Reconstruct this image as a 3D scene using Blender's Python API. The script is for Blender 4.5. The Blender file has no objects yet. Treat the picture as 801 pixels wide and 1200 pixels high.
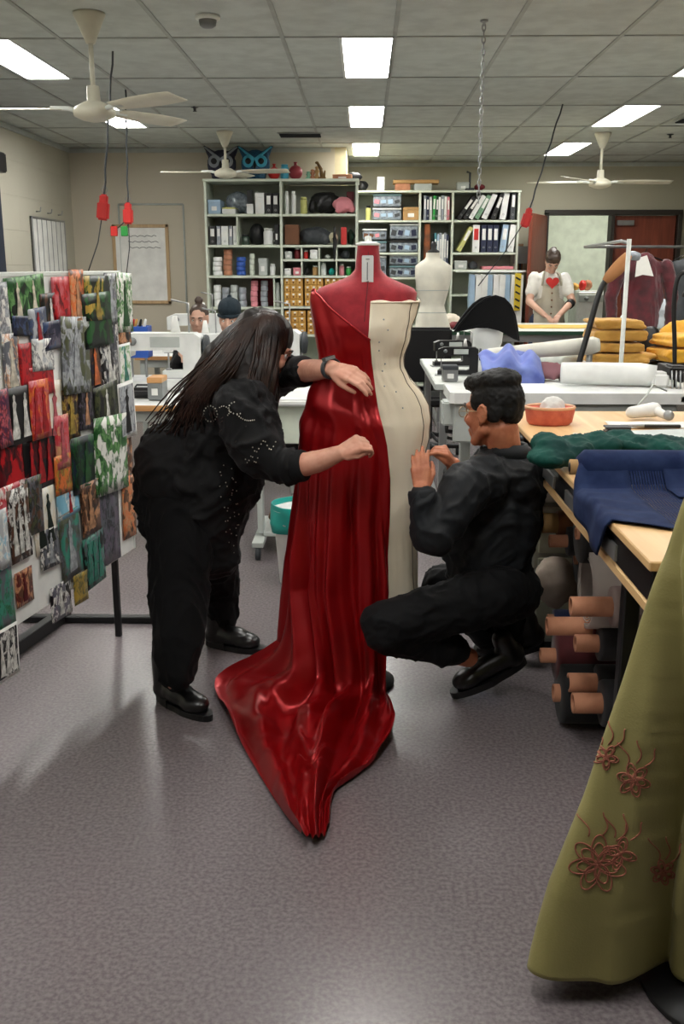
LSTR=13.0; EXPO=1.1
import bpy, bmesh, math, random
from mathutils import Vector, Matrix, Euler, noise
random.seed(7)
PI=math.pi
COL=bpy.context.scene.collection
V=Vector
# ---------------------------------------------------------------- camera
FP=1165.0; PITCH=math.radians(13.93); YAW=math.radians(1.27)
CAM=V((0,0,1.5))
cd=bpy.data.cameras.new('camera'); cam=bpy.data.objects.new('camera',cd); COL.objects.link(cam)
cam.location=CAM; cam.rotation_euler=(PI/2-PITCH,0,YAW)
cd.sensor_fit='VERTICAL'; cd.sensor_height=24; cd.lens=24*FP/1200; cd.clip_start=.02; cd.clip_end=60
bpy.context.scene.camera=cam
RM=Euler((PI/2-PITCH,0,YAW)).to_matrix()
def ray(px,py): return RM@V(((px-400.5)/FP,-(py-600)/FP,-1))
def at(px,py,y):
    r=ray(px,py); return CAM+r*(y/r.y)
def atz(px,py,z):
    r=ray(px,py); return CAM+r*((z-1.5)/r.z)
# ---------------------------------------------------------------- materials
def lin(c): return tuple(((v/255)/12.92 if v/255<=.04045 else ((v/255+.055)/1.055)**2.4) for v in c)+(1,)
MATS={}
def mat(name,rgb,rough=.6,metal=0,rgb2=None,scale=8,bump=0,bscale=60,sheen=0,spec=.5,emit=0,trans=0,coat=0,det=3,aniso=0):
    if name in MATS: return MATS[name]
    m=bpy.data.materials.new(name); m.use_nodes=True; nt=m.node_tree; p=nt.nodes['Principled BSDF']
    p.inputs['Base Color'].default_value=lin(rgb); p.inputs['Roughness'].default_value=rough; p.inputs['Metallic'].default_value=metal
    p.inputs['Specular IOR Level'].default_value=spec
    p.inputs['Sheen Weight'].default_value=sheen; p.inputs['Transmission Weight'].default_value=trans; p.inputs['Coat Weight'].default_value=coat
    p.inputs['Anisotropic'].default_value=aniso
    tc=nt.nodes.new('ShaderNodeTexCoord')
    if emit:
        p.inputs['Emission Color'].default_value=lin(rgb); p.inputs['Emission Strength'].default_value=emit
    n=nt.nodes.new('ShaderNodeTexNoise'); n.inputs['Scale'].default_value=scale; n.inputs['Detail'].default_value=det
    nt.links.new(tc.outputs['Object'],n.inputs['Vector'])
    r=nt.nodes.new('ShaderNodeValToRGB'); r.color_ramp.elements[0].position=.35; r.color_ramp.elements[1].position=.65
    c2=rgb2 or tuple(max(0,v*.93) for v in rgb)
    r.color_ramp.elements[0].color=lin(c2); r.color_ramp.elements[1].color=lin(rgb)
    nt.links.new(n.outputs['Fac'],r.inputs['Fac']); nt.links.new(r.outputs['Color'],p.inputs['Base Color'])
    if bump:
        n2=nt.nodes.new('ShaderNodeTexNoise'); n2.inputs['Scale'].default_value=bscale; n2.inputs['Detail'].default_value=4
        nt.links.new(tc.outputs['Object'],n2.inputs['Vector'])
        b=nt.nodes.new('ShaderNodeBump'); b.inputs['Strength'].default_value=bump; b.inputs['Distance'].default_value=.01
        nt.links.new(n2.outputs['Fac'],b.inputs['Height']); nt.links.new(b.outputs['Normal'],p.inputs['Normal'])
    MATS[name]=m; return m
def wood(name,rgb,rgb2,axis=0,sc=6,rough=.45):
    m=mat(name,rgb,rough); nt=m.node_tree; p=nt.nodes['Principled BSDF']
    tc=nt.nodes.new('ShaderNodeTexCoord'); mp=nt.nodes.new('ShaderNodeMapping')
    s=[sc*6]*3; s[axis]=sc*.5; mp.inputs['Scale'].default_value=s
    n=nt.nodes.new('ShaderNodeTexNoise'); n.inputs['Scale'].default_value=1; n.inputs['Detail'].default_value=6; n.inputs['Distortion'].default_value=.6
    r=nt.nodes.new('ShaderNodeValToRGB'); r.color_ramp.elements[0].position=.3; r.color_ramp.elements[1].position=.7
    r.color_ramp.elements[0].color=lin(rgb2); r.color_ramp.elements[1].color=lin(rgb)
    nt.links.new(tc.outputs['Object'],mp.inputs['Vector']); nt.links.new(mp.outputs['Vector'],n.inputs['Vector'])
    nt.links.new(n.outputs['Fac'],r.inputs['Fac']); nt.links.new(r.outputs['Color'],p.inputs['Base Color'])
    return m
def picture(name,cols,scale=14,seed=0):
    """printed photograph: blotches of several inks"""
    m=bpy.data.materials.new(name); m.use_nodes=True; nt=m.node_tree; p=nt.nodes['Principled BSDF']; p.inputs['Roughness'].default_value=.4
    tc=nt.nodes.new('ShaderNodeTexCoord'); mp=nt.nodes.new('ShaderNodeMapping'); mp.inputs['Location'].default_value=(seed*3.1,seed*1.7,seed); mp.inputs['Scale'].default_value=(scale,scale,scale*.7)
    n=nt.nodes.new('ShaderNodeTexNoise'); n.inputs['Scale'].default_value=1; n.inputs['Detail'].default_value=4; n.inputs['Distortion'].default_value=.35; n.inputs['Roughness'].default_value=.6
    r=nt.nodes.new('ShaderNodeValToRGB'); r.color_ramp.interpolation='LINEAR'
    e=r.color_ramp.elements
    while len(e)<len(cols): e.new(.5)
    for i,c in enumerate(cols):
        e[i].position=.37+.26*i/(len(cols)-1); e[i].color=lin(c)
    nt.links.new(tc.outputs['Object'],mp.inputs['Vector']); nt.links.new(mp.outputs['Vector'],n.inputs['Vector'])
    vo=nt.nodes.new('ShaderNodeTexVoronoi'); vo.inputs['Scale'].default_value=1.7; vo.inputs['Randomness'].default_value=1
    ma=nt.nodes.new('ShaderNodeMath'); ma.operation='MULTIPLY_ADD'; ma.inputs[1].default_value=.30; mb=nt.nodes.new('ShaderNodeMath'); mb.operation='SUBTRACT'; mb.inputs[1].default_value=.13
    sx=nt.nodes.new('ShaderNodeSeparateColor'); nt.links.new(mp.outputs['Vector'],vo.inputs['Vector']); nt.links.new(vo.outputs['Color'],sx.inputs[0]); nt.links.new(sx.outputs[0],ma.inputs[0]); nt.links.new(n.outputs['Fac'],ma.inputs[2]); nt.links.new(ma.outputs[0],mb.inputs[0])
    nt.links.new(mb.outputs[0],r.inputs['Fac']); nt.links.new(r.outputs['Color'],p.inputs['Base Color'])
    return m
# ---------------------------------------------------------------- mesh builder
class MB:
    def __init__(s): s.bm=bmesh.new()
    def _add(s,vs,fs,smooth=False):
        bv=[s.bm.verts.new(v) for v in vs]
        for f in fs:
            try: q=s.bm.faces.new([bv[i] for i in f]); q.smooth=smooth
            except ValueError: pass
        return bv
    def box(s,c,d,rot=None,bev=.004):
        t=bmesh.new(); bmesh.ops.create_cube(t,size=1)
        for v in t.verts: v.co=V((v.co.x*d[0],v.co.y*d[1],v.co.z*d[2]))
        b=min(bev,min(d)*.3)
        if b>0: bmesh.ops.bevel(t,geom=t.edges[:],offset=b,segments=1 if b<.006 else 3,affect='EDGES')
        M=Matrix.Translation(V(c))@(Euler(rot).to_matrix().to_4x4() if rot else Matrix())
        t.verts.index_update(); s._add([M@v.co for v in t.verts],[[v.index for v in f.verts] for f in t.faces]); t.free(); return s
    def bb(s,x0,x1,y0,y1,z0,z1,bev=.004): return s.box(((x0+x1)/2,(y0+y1)/2,(z0+z1)/2),(abs(x1-x0),abs(y1-y0),abs(z1-z0)),None,bev)
    def tube(s,pts,r,n=12,cap=True,closed=False):
        pts=[V(p) for p in pts]; N=len(pts); rr=r if isinstance(r,(list,tuple)) else [r]*N
        vs=[];prev=None
        for i,p in enumerate(pts):
            a=pts[(i-1)%N] if (closed or i>0) else p; b=pts[(i+1)%N] if (closed or i<N-1) else p
            t=(b-a); t=t.normalized() if t.length>1e-9 else V((0,0,1))
            if prev is None: u=t.orthogonal().normalized()
            else:
                u=prev-t*prev.dot(t); u=u.normalized() if u.length>1e-6 else t.orthogonal().normalized()
            prev=u; w=t.cross(u)
            for k in range(n):
                A=2*PI*k/n; vs.append(p+(u*math.cos(A)+w*math.sin(A))*rr[i])
        fs=[]
        for i in range(N if closed else N-1):
            j=(i+1)%N
            for k in range(n): fs.append((i*n+k,i*n+(k+1)%n,j*n+(k+1)%n,j*n+k))
        if cap and not closed: fs.append(tuple(range(n))[::-1]); fs.append(tuple((N-1)*n+k for k in range(n)))
        s._add(vs,fs,True); return s
    def lathe(s,prof,c=(0,0,0),n=24,axis='z',sc=(1,1),cap=True):
        vs=[];fs=[];c=V(c)
        for (r,z) in prof:
            for k in range(n):
                A=2*PI*k/n; x=r*math.cos(A)*sc[0]; y=r*math.sin(A)*sc[1]
                vs.append(c+(V((x,y,z)) if axis=='z' else V((z,x,y)) if axis=='x' else V((x,z,y))))
        N=len(prof)
        for i in range(N-1):
            for k in range(n): fs.append((i*n+k,i*n+(k+1)%n,(i+1)*n+(k+1)%n,(i+1)*n+k))
        if cap: fs.append(tuple(range(n))[::-1]); fs.append(tuple((N-1)*n+k for k in range(n)))
        s._add(vs,fs,True); return s
    def ell(s,c,r,M=None,n=16):
        if not isinstance(r,(tuple,list)): r=(r,r,r)
        t=bmesh.new(); bmesh.ops.create_uvsphere(t,u_segments=n,v_segments=max(6,n//2+2),radius=1)
        t.verts.index_update(); R=M.to_3x3() if M else Matrix.Identity(3)
        s._add([V(c)+R@V((v.co.x*r[0],v.co.y*r[1],v.co.z*r[2])) for v in t.verts],[[v.index for v in f.verts] for f in t.faces],True); t.free(); return s
    def cone(s,a,b,ra,rb,n=14,rnd=True,st=3):
        """limb segment with rounded ends"""
        a=V(a);b=V(b);t=(b-a).normalized()
        pts=[];rs=[]
        if rnd:
            for k in range(st): q=PI/2*(1-k/st); pts.append(a-t*ra*math.sin(q)); rs.append(max(ra*math.cos(q),1e-4))
        pts+= [a,b]; rs+=[ra,rb]
        if rnd:
            for k in range(st): q=PI/2*((k+1)/st); pts.append(b+t*rb*math.sin(q)); rs.append(max(rb*math.cos(q),1e-4))
        return s.tube(pts,rs,n)
    def grid(s,rows,closed=False,smooth=True,thick=0):
        """surface through rows of points; thick>0 gives cloth a real thickness"""
        R=len(rows);C=len(rows[0])
        def idx(i,j): return i*C+j%C
        vs=[V(p) for r in rows for p in r]; fs=[]
        for i in range(R-1):
            for j in range(C if closed else C-1): fs.append((idx(i,j),idx(i,j+1),idx(i+1,j+1),idx(i+1,j)))
        bv=s._add(vs,fs,smooth)
        if thick:
            s.bm.normal_update(); fl=[f for f in s.bm.faces]
            bmesh.ops.solidify(s.bm,geom=fl,thickness=thick)
            for f in s.bm.faces: f.smooth=smooth
        return s
    def prism(s,poly,h0,h1,axis='z',off=(0,0,0)):
        o=V(off)
        def P(a,b,h): return o+(V((a,b,h)) if axis=='z' else V((h,a,b)) if axis=='x' else V((a,h,b)))
        n=len(poly); vs=[P(a,b,h0) for a,b in poly]+[P(a,b,h1) for a,b in poly]
        fs=[tuple(range(n))[::-1],tuple(range(n,2*n))]+[(i,(i+1)%n,(i+1)%n+n,i+n) for i in range(n)]
        s._add(vs,fs); return s
    def xf(s,M):
        for v in s.bm.verts: v.co=M@v.co
        return s
    def mesh(s,name):
        bmesh.ops.recalc_face_normals(s.bm,faces=s.bm.faces[:])
        me=bpy.data.meshes.new(name); s.bm.to_mesh(me); s.bm.free(); return me
ALL=[]
def tag(o,label,cat,group=None,kind=None):
    if label: o['label']=label; ALL.append(o)
    if cat: o['category']=cat
    if group: o['group']=group
    if kind: o['kind']=kind
    return o
def thing(name,label,cat,loc=(0,0,0),rz=0,group=None):
    o=bpy.data.objects.new(name,None); COL.objects.link(o); o.location=loc; o.rotation_euler=(0,0,rz); o.empty_display_size=.05
    return tag(o,label,cat,group)
def wm(o):
    M=Matrix.Translation(o.location)@o.rotation_euler.to_matrix().to_4x4()
    return (wm(o.parent)@M) if o.parent else M
def part(name,mb,m,parent,w=False,label=None):
    """one mesh under its thing; w=True when the shape was laid out in room coordinates"""
    if w: mb.xf(wm(parent).inverted())
    me=mb.mesh(name) if isinstance(mb,MB) else mb
    o=bpy.data.objects.new(name,me); COL.objects.link(o); me.materials.append(m); o.parent=parent
    if label: o['label']=label
    return o
def solo(name,mb,m,label,cat,group=None,kind=None,keep=False):
    if not keep:
        vs=[v.co for v in mb.bm.verts]
        c=V(((min(v.x for v in vs)+max(v.x for v in vs))/2,(min(v.y for v in vs)+max(v.y for v in vs))/2,min(v.z for v in vs)))
        mb.xf(Matrix.Translation(-c))
    else: c=V((0,0,0))
    me=mb.mesh(name); o=bpy.data.objects.new(name,me); COL.objects.link(o); me.materials.append(m); o.location=c
    return tag(o,label,cat,group,kind)
def struct(name,mb,m,parent=None):
    me=mb.mesh(name); o=bpy.data.objects.new(name,me); COL.objects.link(o); me.materials.append(m)
    if parent: o.parent=parent
    else: o['kind']='structure'
    return o
def dup(root,loc,rz=None,label=None,group=None):
    r=root.copy(); COL.objects.link(r); r.location=loc
    if rz is not None: r.rotation_euler=(0,0,rz)
    if label: r['label']=label; ALL.append(r)
    if group: r['group']=group
    for ch in list(root.children):
        c=ch.copy(); COL.objects.link(c); c.parent=r
        for g in ch.children:
            d=g.copy(); COL.objects.link(d); d.parent=c
    return r
def blob(name,mb,voxel,smooth=4,disp=None,sf=.5):
    """fuse overlapping volumes into one continuous skin"""
    me=mb.mesh('tmp'); o=bpy.data.objects.new('tmp',me); COL.objects.link(o)
    r=o.modifiers.new('r','REMESH'); r.mode='VOXEL'; r.voxel_size=voxel; r.use_smooth_shade=True
    s=o.modifiers.new('s','SMOOTH'); s.factor=sf; s.iterations=smooth
    dg=bpy.context.evaluated_depsgraph_get(); dg.update(); ev=o.evaluated_get(dg)
    m2=bpy.data.meshes.new_from_object(ev); bpy.data.objects.remove(o); bpy.data.meshes.remove(me); m2.name=name
    if disp:
        nn=[v.normal.copy() for v in m2.vertices]
        for v,n in zip(m2.vertices,nn): v.co=v.co+n*disp(v.co.copy(),n)
        m2.update()
    for p in m2.polygons: p.use_smooth=True
    return m2
def bpart(name,me,m,parent,label=None):
    """fused skin, laid out in room coordinates, under its thing"""
    me.transform(wm(parent).inverted()); return part(name,me,m,parent,label=label)
# ---------------------------------------------------------------- common materials
M={}
def dm(k,*a,**b): M[k]=mat(k,*a,**b)
dm('white_paint',(226,230,224),.45); dm('cream_shelf',(212,220,204),.5); dm('black_metal',(22,22,24),.4,.2); dm('black_plastic',(18,18,20),.45)
dm('steel',(170,172,172),.35,.8); dm('white_plastic',(232,234,232),.35); dm('grey_plastic',(128,132,132),.5); dm('light_grey',(186,192,188),.5)
dm('red_plastic',(205,40,36),.4); dm('green_plastic',(46,150,66),.4); dm('navy',(24,32,62),.6); dm('blue_plastic',(42,84,170),.4)
dm('cardboard',(186,130,100),.8,rgb2=(160,106,78),scale=14); dm('kraft',(178,140,90),.8); dm('paper',(236,236,232),.8)
dm('card_yellow',(214,168,88),.7,rgb2=(196,146,70)); dm('teal_plastic',(30,170,160),.4); dm('dark_red',(110,18,26),.6); dm('maroon',(92,14,30),.8,sheen=.4,rgb2=(60,8,20),scale=14)
dm('dark_grey',(58,62,66),.6); dm('skin',(222,166,142),.5,rgb2=(208,146,122),scale=24); dm('skin_tan',(196,126,92),.5,rgb2=(176,104,74),scale=24)
dm('skin_pale',(216,170,148),.5); dm('denim',(44,56,84),.9); dm('brass',(190,150,70),.4,.7); dm('pink',(222,140,150),.7); dm('olive_tint',(196,196,120),.6)
dm('pale_blue',(160,186,210),.6); dm('silver_box',(150,156,164),.4); dm('brown',(110,70,44),.7); dm('cyan',(70,170,200),.5); dm('clear_bin',(150,160,168),.2,rgb2=(110,118,130),scale=30)
wood('ply',(226,190,140),(206,164,112),1,3); wood('door_wood',(134,66,44),(108,48,32),2,5,.5); wood('wood_edge',(208,158,104),(186,134,82),0,6); wood('oak_trim',(196,168,128),(172,142,104),2,6)
for k in ('ply','door_wood','wood_edge','oak_trim'): M[k]=MATS[k]
# ---------------------------------------------------------------- the room
XL,XR,YB,YB2,YF,H=-3.12,5.0,11.0,12.6,-2.2,2.7
def floor_mat():
    m=mat('floor_vinyl',(128,120,122),.27,rgb2=(104,96,99),scale=90,det=6,bump=.02,bscale=200,spec=.7); nt=m.node_tree
    return m
struct('floor',MB().bb(XL-.2,XR+.2,YF-.2,17,-.1,0,0),floor_mat())
cm=mat('ceiling_tile',(196,202,196),.9,bump=.3,bscale=150)
# ceiling with the openings of the light fittings left free
LX=[(-2.235,-1.945),(-.138,.153),(1.99,2.28)]; LY=[1.03,3.43,5.83,8.23,10.63]
ceil=MB()
xs=sorted(set([XL-.2,XR+.2]+[v for p in LX for v in p])); ys=sorted(set([YF-.2,12.8]+[v for y in LY for v in (y,y+1.2)]))
def lit(x,y): return any(a<x<b for a,b in LX) and any(a<y<a+1.2 for a in LY) and not (x<-1.5 and y>10.5)
for i in range(len(xs)-1):
    for j in range(len(ys)-1):
        if not lit((xs[i]+xs[i+1])/2,(ys[j]+ys[j+1])/2): ceil.bb(xs[i],xs[i+1],ys[j],ys[j+1],H,H+.12,0)
co=struct('ceiling',ceil,cm)
g=MB()
x=.155-.6*1.0125*6
k=-6
while .155+.607*k<XR:
    X=.155+.607*k; k+=1
    if X>XL: g.bb(X-.011,X+.011,YF,YB2,H-.006,H+.002,0)
for k in range(-6,8):
    Y=5.83+1.2*k
    if YF<Y<YB2: g.bb(XL,XR,Y-.012,Y+.012,H-.006,H+.002,0)
struct('ceiling_grid',g,mat('grid_bar',(168,172,166),.6),co)
# walls
def block_wall(name,rgb,rgb2):
    m=mat(name,rgb,.75,rgb2=rgb2,scale=1.2,bump=.1,bscale=90); nt=m.node_tree
    tc=nt.nodes.new('ShaderNodeTexCoord'); sp=nt.nodes.new('ShaderNodeSeparateXYZ'); cb=nt.nodes.new('ShaderNodeCombineXYZ')
    b=nt.nodes.new('ShaderNodeTexBrick'); b.inputs['Scale'].default_value=1; b.inputs['Brick Width'].default_value=.6; b.inputs['Row Height'].default_value=.3; b.inputs['Mortar Size'].default_value=.006
    nt.links.new(tc.outputs['Object'],sp.inputs[0]); nt.links.new(sp.outputs['Y'],cb.inputs['X']); nt.links.new(sp.outputs['Z'],cb.inputs['Y']); nt.links.new(cb.outputs[0],b.inputs['Vector'])
    bu=nt.nodes.new('ShaderNodeBump'); bu.inputs['Strength'].default_value=.8; bu.inputs['Distance'].default_value=.006; bu.invert=True
    nt.links.new(b.outputs['Fac'],bu.inputs['Height']); nt.links.new(bu.outputs['Normal'],nt.nodes['Principled BSDF'].inputs['Normal'])
    return m
wl=block_wall('block_paint',(188,184,168),(180,176,160)); wb=mat('wall_plaster',(196,188,170),.8,rgb2=(190,182,164),scale=1)
wr=mat('wall_back_paint',(176,172,152),.8,rgb2=(170,166,146),scale=1)
# left wall with a window opening
wy0,wy1,wz0,wz1=6.6,8.75,1.05,2.38
mbw=MB(); mbw.bb(XL-.15,XL,YF,wy0,0,H,0).bb(XL-.15,XL,wy1,YB+.1,0,H,0).bb(XL-.15,XL,wy0,wy1,0,wz0,0).bb(XL-.15,XL,wy0,wy1,wz1,H,0)
struct('wall_left',mbw,wl)
struct('wall_back_left',MB().bb(XL-.15,-.32,YB,YB+.15,0,H,0),wb)
struct('wall_jog',MB().bb(-.36,-.2,YB+.01,YB2+.1,0,H,0),mat('jog_paint',(206,196,160),.8))
DX0,DX1,DX2,DZ=2.22,2.99,3.77,2.09
mbw=MB(); mbw.bb(-.36,DX0,YB2,YB2+.12,0,H,0).bb(DX2,XR+.15,YB2,YB2+.12,0,H,0).bb(DX0,DX2,YB2,YB2+.12,DZ+.03,H,0)
struct('wall_back_right',mbw,wr)
struct('wall_right',MB().bb(XR,XR+.15,YF,YB2,0,H,0),wr)
struct('wall_front',MB().bb(XL-.15,XR+.15,YF-.15,YF,0,H,0),wr)
# window with dark roller blind
w=struct('window_1',MB().bb(XL-.12,XL-.1,wy0,wy1,wz0,wz1,0),mat('window_pane_dark',(30,36,48),.08,spec=.8))
fr=MB()
for a,b,c,d in ((wy0,wy0+.05,wz0,wz1),(wy1-.05,wy1,wz0,wz1),(wy0,wy1,wz0,wz0+.05),(wy0,wy1,wz1-.05,wz1),((wy0+wy1)/2-.02,(wy0+wy1)/2+.02,wz0,wz1)): fr.bb(XL-.12,XL+.01,a,b,c,d)
struct('window_frame',fr,M['navy'],w)
bl=MB().bb(XL+.012,XL+.09,wy0-.05,wy1+.06,2.26,2.42,.01); 
struct('blind_cassette',bl,M['black_plastic'],w)
s=MB(); s.bb(XL+.02,XL+.03,wy0,wy1+.02,1.1,2.27,0); s.tube([(XL+.025,wy0,1.1),(XL+.025,wy1+.02,1.1)],.012,8)
struct('blind_cloth',s,mat('blind_cloth',(34,42,58),.7),w)
for nm,b in (('baseboard_left',(XL,XL+.015,YF,YB,0,.1)),('baseboard_back',(XL,-.36,YB-.015,YB,0,.1)),('baseboard_right',(-.2,DX0-.08,YB2-.015,YB2,0,.1)),('trim_1',(XL,-.36,YB-.02,YB,H-.05,H-.007)),('trim_2',(XL,XL+.02,YF,YB-.02,H-.05,H-.007)),('trim_3',(-.2,XR,YB2-.02,YB2,H-.05,H-.007))):
    struct(nm,MB().bb(*b,0),M['light_grey'])
# conduit frame on the back wall around the notice board
c=MB(); 
for a,b in (((-2.62,2.13),(-1.93,2.13)),((-1.93,2.13),(-1.93,.9)),((-2.62,2.13),(-2.62,.9))): c.tube([(a[0],YB-.012,a[1]),(b[0],YB-.012,b[1])],.010,6)
struct('trim_4',c,M['light_grey'])
# door frame and leaves
f=MB()
for x0,x1,z0,z1 in ((DX0-.05,DX0,0,DZ+.03),(DX2,DX2+.05,0,DZ+.03),(DX0-.05,DX2+.05,DZ,DZ+.06),(DX1-.02,DX1+.02,0,DZ)): f.bb(x0,x1,YB2-.06,YB2+.13,z0,z1)
d=struct('door_1',f,mat('door_frame_dark',(46,40,34),.5))
lf=struct('door_leaf',MB().bb(DX1+.025,DX2-.005,YB2+.02,YB2+.06,.01,DZ-.005),M['door_wood'],d)
h=MB(); h.tube([(DX2-.1,YB2+.02,1.0),(DX2-.1,YB2-.04,1.0),(DX2-.2,YB2-.04,1.0)],.01,8); struct('door_handle',h,M['steel'],lf)
struct('door_closer',MB().bb(DX1+.06,DX1+.26,YB2-.03,YB2+.02,DZ-.12,DZ-.06),M['steel'],lf)
l2=MB(); l2.box((0,0,0),(.76,.04,DZ-.02)); l2.xf(Matrix.Translation((DX0-.185,YB2-.40,DZ/2))@Euler((0,0,math.radians(67.5))).to_matrix().to_4x4())
d2=struct('door_2',l2,M['door_wood'])
hp=MB(); hp.box((0,0,0),(.12,.006,.3)); hp.xf(Matrix.Translation((DX0-.31,YB2-.70,1.28))@Euler((0,0,math.radians(67.5))).to_matrix().to_4x4()@Matrix.Translation((0.05,-.024,0)))
struct('push_plate',hp,M['steel'],d2)
# corridor beyond the open door
hm=mat('corridor_paint',(214,222,208),.8)
struct('wall_corridor',MB().bb(1.2,5.2,15.6,15.7,0,H,0).bb(1.2,1.3,YB2+.12,15.6,0,H,0).bb(4.6,4.7,YB2+.12,15.6,0,H,0),hm)
struct('ceiling_corridor',MB().bb(1.2,5.2,YB2+.1,15.7,H,H+.05,0),cm)
# ---------------------------------------------------------------- lights in the ceiling
EM=mat('light_diffuser',(255,253,248),.5,emit=1.0)
EM.node_tree.nodes['Principled BSDF'].inputs['Emission Strength'].default_value=LSTR if 'LSTR' in globals() else 9
names={0:'left',1:'middle',2:'right'}; rows_={1.03:'overhead',3.43:'nearest',5.83:'front',8.23:'second',10.63:'far'}
first=None
for xi,(a,b) in enumerate(LX):
    for y in LY:
        if xi==0 and y>10: continue
        lab='recessed white ceiling light panel in the %s row and the %s rank from the camera'%(names[xi],rows_[y])
        if first is None:
            first=thing('ceiling_light',lab,'ceiling light',((a+b)/2,y+.6,H),0,'recessed ceiling light panels')
            fr=MB()
            for s_ in (-1,1): fr.bb(s_*.145-.008,s_*.145+.008,-.6,.6,-.006,.05,0); fr.bb(-.15,.15,s_*.593-.008,s_*.593+.008,-.006,.05,0)
            fr.bb(-.14,.14,-.59,.59,.045,.055,0)
            part('light_frame',fr,M['white_paint'],first); part('diffuser',MB().bb(-.137,.137,-.585,.585,.01,.018,0),EM,first)
        else: dup(first,((a+b)/2,y+.6,H),0,lab)
t=thing('corridor_light','round white ceiling lamp in the corridor behind the open door','ceiling light',(3.3,14.2,H-.001))
part('light_base',MB().lathe([(.16,0),(.16,-.03),(.15,-.035)]),M['white_paint'],t)
part('diffuser',MB().lathe([(.145,-.036),(.14,-.06),(.1,-.08),(.01,-.085)]),mat('corridor_emit',(255,252,240),.5,emit=75),t)
# ================================================================ helpers for figures
def crom(P,t):
    """Catmull-Rom through the points at t in 0..len-1"""
    n=len(P)-1; i=min(int(t),n-1) if n else 0; u=t-i
    g=lambda k:P[max(0,min(n,k))]
    a,b,c,d=g(i-1),g(i),g(i+1),g(i+2)
    if isinstance(a,(int,float)): return .5*((2*b)+(-a+c)*u+(2*a-5*b+4*c-d)*u*u+(-a+3*b-3*c+d)*u**3)
    return (b*2+(c-a)*u+(a*2-b*5+c*4-d)*u*u+(b*3-a-c*3+d)*u**3)*.5
def interp(T,x):
    """T: sorted rows (key, values...)"""
    if x<=T[0][0]: return T[0][1:]
    for a,b in zip(T,T[1:]):
        if x<=b[0]:
            u=(x-a[0])/(b[0]-a[0]); return tuple(p+(q-p)*u for p,q in zip(a[1:],b[1:]))
    return T[-1][1:]
def frame(o,y,z):
    """matrix with +Y along y, +Z near z"""
    y=V(y).normalized(); z=V(z); z=(z-y*z.dot(y)).normalized(); x=y.cross(z)
    m=Matrix((x,y,z)).transposed().to_4x4(); m.translation=V(o); return m
def hand(mb,wrist,dirv,back,side,curls,thumb=(.6,.2),sc=1.0,spread=.06):
    """palm, four unequal fingers and a thumb leaving the side of the palm; side=+1: thumb on +X of the frame"""
    F=frame(wrist,dirv,back); P=lambda x,y,z:F@V((x*side*sc,y*sc,z*sc))
    for x in (.028,.010,-.009,-.026): mb.cone(P(x*.45,-.012,0),P(x,.078,0),.017*sc,.0125*sc,10)
    mb.cone(P(.018,.02,-.004),P(.026,.06,-.004),.017*sc,.012*sc,10)
    L=[(.028,.043,.026,.021,.0088),(.010,.047,.030,.023,.009),(-.009,.043,.028,.021,.0085),(-.026,.034,.021,.018,.0075)]
    for k,(x,a,b,c,r) in enumerate(L):
        cu=curls[k]; ang=0; p=V((x,.080,0)); sp=x*spread/.028
        for j,(l,q) in enumerate(((a,cu[0]),(b,cu[1]),(c,cu[2]))):
            ang+=q; d=V((math.sin(sp)*math.cos(ang),math.cos(sp)*math.cos(ang),-math.sin(ang)))
            e=p+d*l; mb.cone(P(*p),P(*e),(r-j*.0007)*sc,(r-.0007-j*.0007)*sc,10); p=e
    a1,a2=thumb
    p=V((.026,.022,-.006)); d=V((math.cos(a1),math.sin(a1)+.35,-.35)).normalized(); e=p+d*.042
    mb.cone(P(*p),P(*e),.0145*sc,.0105*sc,10)
    d2=V((math.cos(a1+a2+.5),math.sin(a1+a2+.5),-.5)).normalized(); e2=e+d2*.032; mb.cone(P(*e),P(*e2),.0105*sc,.0092*sc,10)
    d3=V((math.cos(a1+a2+.7),math.sin(a1+a2+.7),-.6)).normalized(); mb.cone(P(*e2),P(*(e2+d3*.022)),.0095*sc,.0078*sc,10)
def head(mb,F,sc=1.0,fem=0):
    """skull, brow, cheeks, nose, lips, jaw and ears; face looks along +Y of the frame"""
    P=lambda x,y,z:F@V((x*sc,y*sc,z*sc)); E=lambda c,r:mb.ell(P(*c),tuple(q*sc for q in r),F,20)
    E((0,-.015,.038),(.074,.094,.084)); E((0,.022,-.015),(.060,.070,.095)); E((0,.058,-.088),(.027,.028,.024))
    for s in (-1,1):
        mb.cone(P(s*.050,.0,-.05),P(s*.018,.062,-.092),.022*sc,.019*sc); E((s*.036,.060,-.022),(.024,.022,.022))
        mb.cone(P(s*.010,.086,.030),P(s*.045,.066,.030),.010*sc,.009*sc)
        E((s*.074,-.008,.0),(.008,.018,.030)); mb.tube([P(s*(.074+.008*math.sin(a/8*PI)),-.012-.016*math.cos(a/4*PI-.6),.004+.030*math.sin(a/4*PI-.6)) for a in range(7)],.0042*sc,6)
        E((s*.073,.0,-.026),(.007,.008,.009))
    mb.cone(P(0,.088,.020),P(0,.106,-.022),.008*sc,.012*sc); E((0,.098,-.028),(.017,.012,.009))
    E((0,.086,-.056),(.023,.012,.0065)); E((0,.084,-.067),(.020,.012,.007)); E((0,.075,-.060),(.03,.015,.03))
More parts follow.
